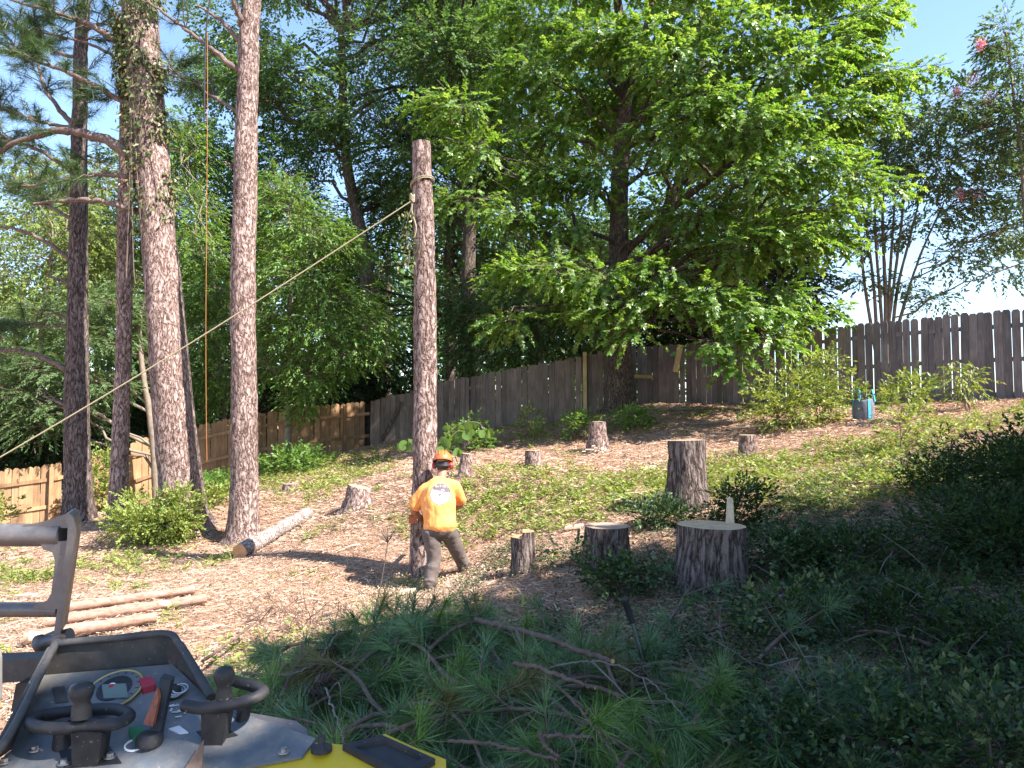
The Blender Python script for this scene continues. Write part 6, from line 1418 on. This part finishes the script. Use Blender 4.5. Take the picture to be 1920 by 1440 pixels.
lever((153, 1279, 1345, 42), ((168, 1432), (172, 1368), 50), [(165, 1362, 0.0), (100, 1366, -0.01), (56, 1357, 0.02), (80, 1342, 0.09), (150, 1332, 0.12), (215, 1330, 0.09), (243, 1342, 0.04), (215, 1358, 0.0), (165, 1362, 0.0)], 0, [(110, 1405), (205, 1398), (228, 1430), (120, 1440)])
lever((420, 1250, 1318, 36), ((404, 1393), (408, 1330), 42), [(345, 1323, 0.0), (380, 1328, -0.012), (430, 1322, -0.01), (475, 1310, 0.0), (494, 1298, 0.03), (480, 1288, 0.06), (450, 1280, 0.07), (432, 1274, 0.05)], 0, [(368, 1371), (424, 1364), (446, 1378), (388, 1391)])
mb = MB(); c = PZ(452, 1362, ZC - 0.02); mb.tube([c, P(455, 1345, c[1]), P(460, 1315, c[1])], [0.017, 0.015, 0.012], 12); put(mb, 'lever_stem', MAT['rubber'], mc, True)
mb = MB(); c = PZ(118, 1395, ZC); mb.tube([c + [0, 0, -0.01], P(118, 1350, c[1])], [0.02, 0.014], 12); put(mb, 'lever_stem', MAT['rubber'], mc, True)
# loader arms: tubes, end plate, gussets and pin
Yb = 2.7
TL = -2.6
def xtube(v0, v1, r, name, u_end):
    a = P(u_end, v1, Yb); a2 = np.array([TL, Yb + 0.02, P(0, v0, Yb)[2]]); mb = MB(); mb.tube([a2, a], r, 18); put(mb, name, MAT['steel'], mc, True)
xtube(1005, 1003, M(42, Yb) / 2, 'cross_tube', 118); xtube(1146, 1143, M(27, Yb) / 2, 'cross_tube', 112)
def pplate(pts, Y, th, name, mat='steel', dx=0.0, bev=0.003):
    mb = MB(); mb.prism([P(u, v, Y) for u, v in pts], (dx, th, 0)); o = put(mb, name, MAT[mat], mc); b = o.modifiers.new('bevel', 'BEVEL'); b.width = bev; b.segments = 2; return o
pplate([(76, 1018), (125, 1014), (114, 1142), (60, 1142), (66, 1134), (88, 1126), (96, 1112), (103, 1052), (98, 1036), (80, 1030)], Yb - 0.03, 0.02, 'gusset')
pplate([(40, 986), (80, 978), (128, 962), (131, 990), (120, 990)], Yb - 0.02, 0.02, 'gusset')
pplate([(120, 966), (129, 962), (137, 970), (141, 990), (140, 1008), (113, 1190), (100, 1192), (126, 1010), (127, 985)], Yb - 0.05, 0.16, 'end_plate', dx=-0.07)
mb = MB(); a = P(70, 1207, Yb); b_ = P(132, 1192, Yb); mb.tube([a, a * 0.85 + b_ * 0.15, a * 0.84 + b_ * 0.16, b_ * 0.9 + a * 0.1, b_ * 0.89 + a * 0.11, b_], [0.03, 0.03, 0.022, 0.022, 0.028, 0.028], 14); put(mb, 'pivot_pin', MAT['steel'], mc, True)
pplate([(82, 1190), (112, 1186), (108, 1300), (76, 1300)], Yb, 0.05, 'arm_upright')
pplate([(-120, 1244), (84, 1234), (82, 1275), (-120, 1290)], Yb - 0.3, 0.08, 'lift_arm', 'cowl')
pplate([(30, 1282), (66, 1280), (52, 1330), (20, 1335)], Yb - 0.35, 0.08, 'hydraulic_block', 'rubber')
pplate([(-70, 1322), (2, 1318), (-18, 1395), (-90, 1410)], 1.75, 0.05, 'fender', 'yellow', dx=-0.03, bev=0.01)
# tracks under the body (below the frame)
for x0 in (-1.12, -0.3):
    mb = MB(); zg = g1(x0, 1.8); pr_ = [(0.75, 0.0), (2.35, 0.0), (2.55, 0.12), (2.5, 0.32), (2.3, 0.4), (0.85, 0.4), (0.65, 0.28), (0.62, 0.1)]; mb.prism([(x0 - 0.1, y_, zg + z_ + 0.0) for y_, z_ in pr_], (0.2, 0, 0)); put(mb, 'track', MAT['rubber'], mc)
mb = MB(); mb.box((-0.7, 1.7, 0.45), (0.62, 1.3, 0.3)); put(mb, 'chassis', MAT['cowl'], mc)
# jug and stick lying on the machine
jg = thing('plastic_jug', 'milky plastic jug at the left edge beside the loader console', 'jug', tuple(P(-20, 1350, 1.72)))
mb = MB(); pj = [(-150, 1370), (-72, 1366), (-66, 1345), (-66, 1262), (-71, 1243), (-86, 1238), (-150, 1240)]; mb.prism([P(u, v, 1.66) for u, v in pj], (0, 0.12, 0)); o = put(mb, 'jug_body', MAT['jug'], jg); b = o.modifiers.new('bevel', 'BEVEL'); b.width = 0.015; b.segments = 3
mb = MB(); c = P(-30, 1238, 1.72); mb.tube([c, c + [0, 0, 0.03]], 0.025, 14); put(mb, 'cap', MAT['white'], jg)
sk = [PZ(340, 1450, ZC + 0.02), PZ(378, 1452, ZC + 0.02), PZ(382, 1386, ZC + 0.03)]
mb = MB(); mb.prism(sk, (0, 0, -0.018)); o = mb.build('wooden_wedge', MAT['brown_branch']); tag(o, 'pointed brown wooden wedge resting on the loader console', 'wedge')
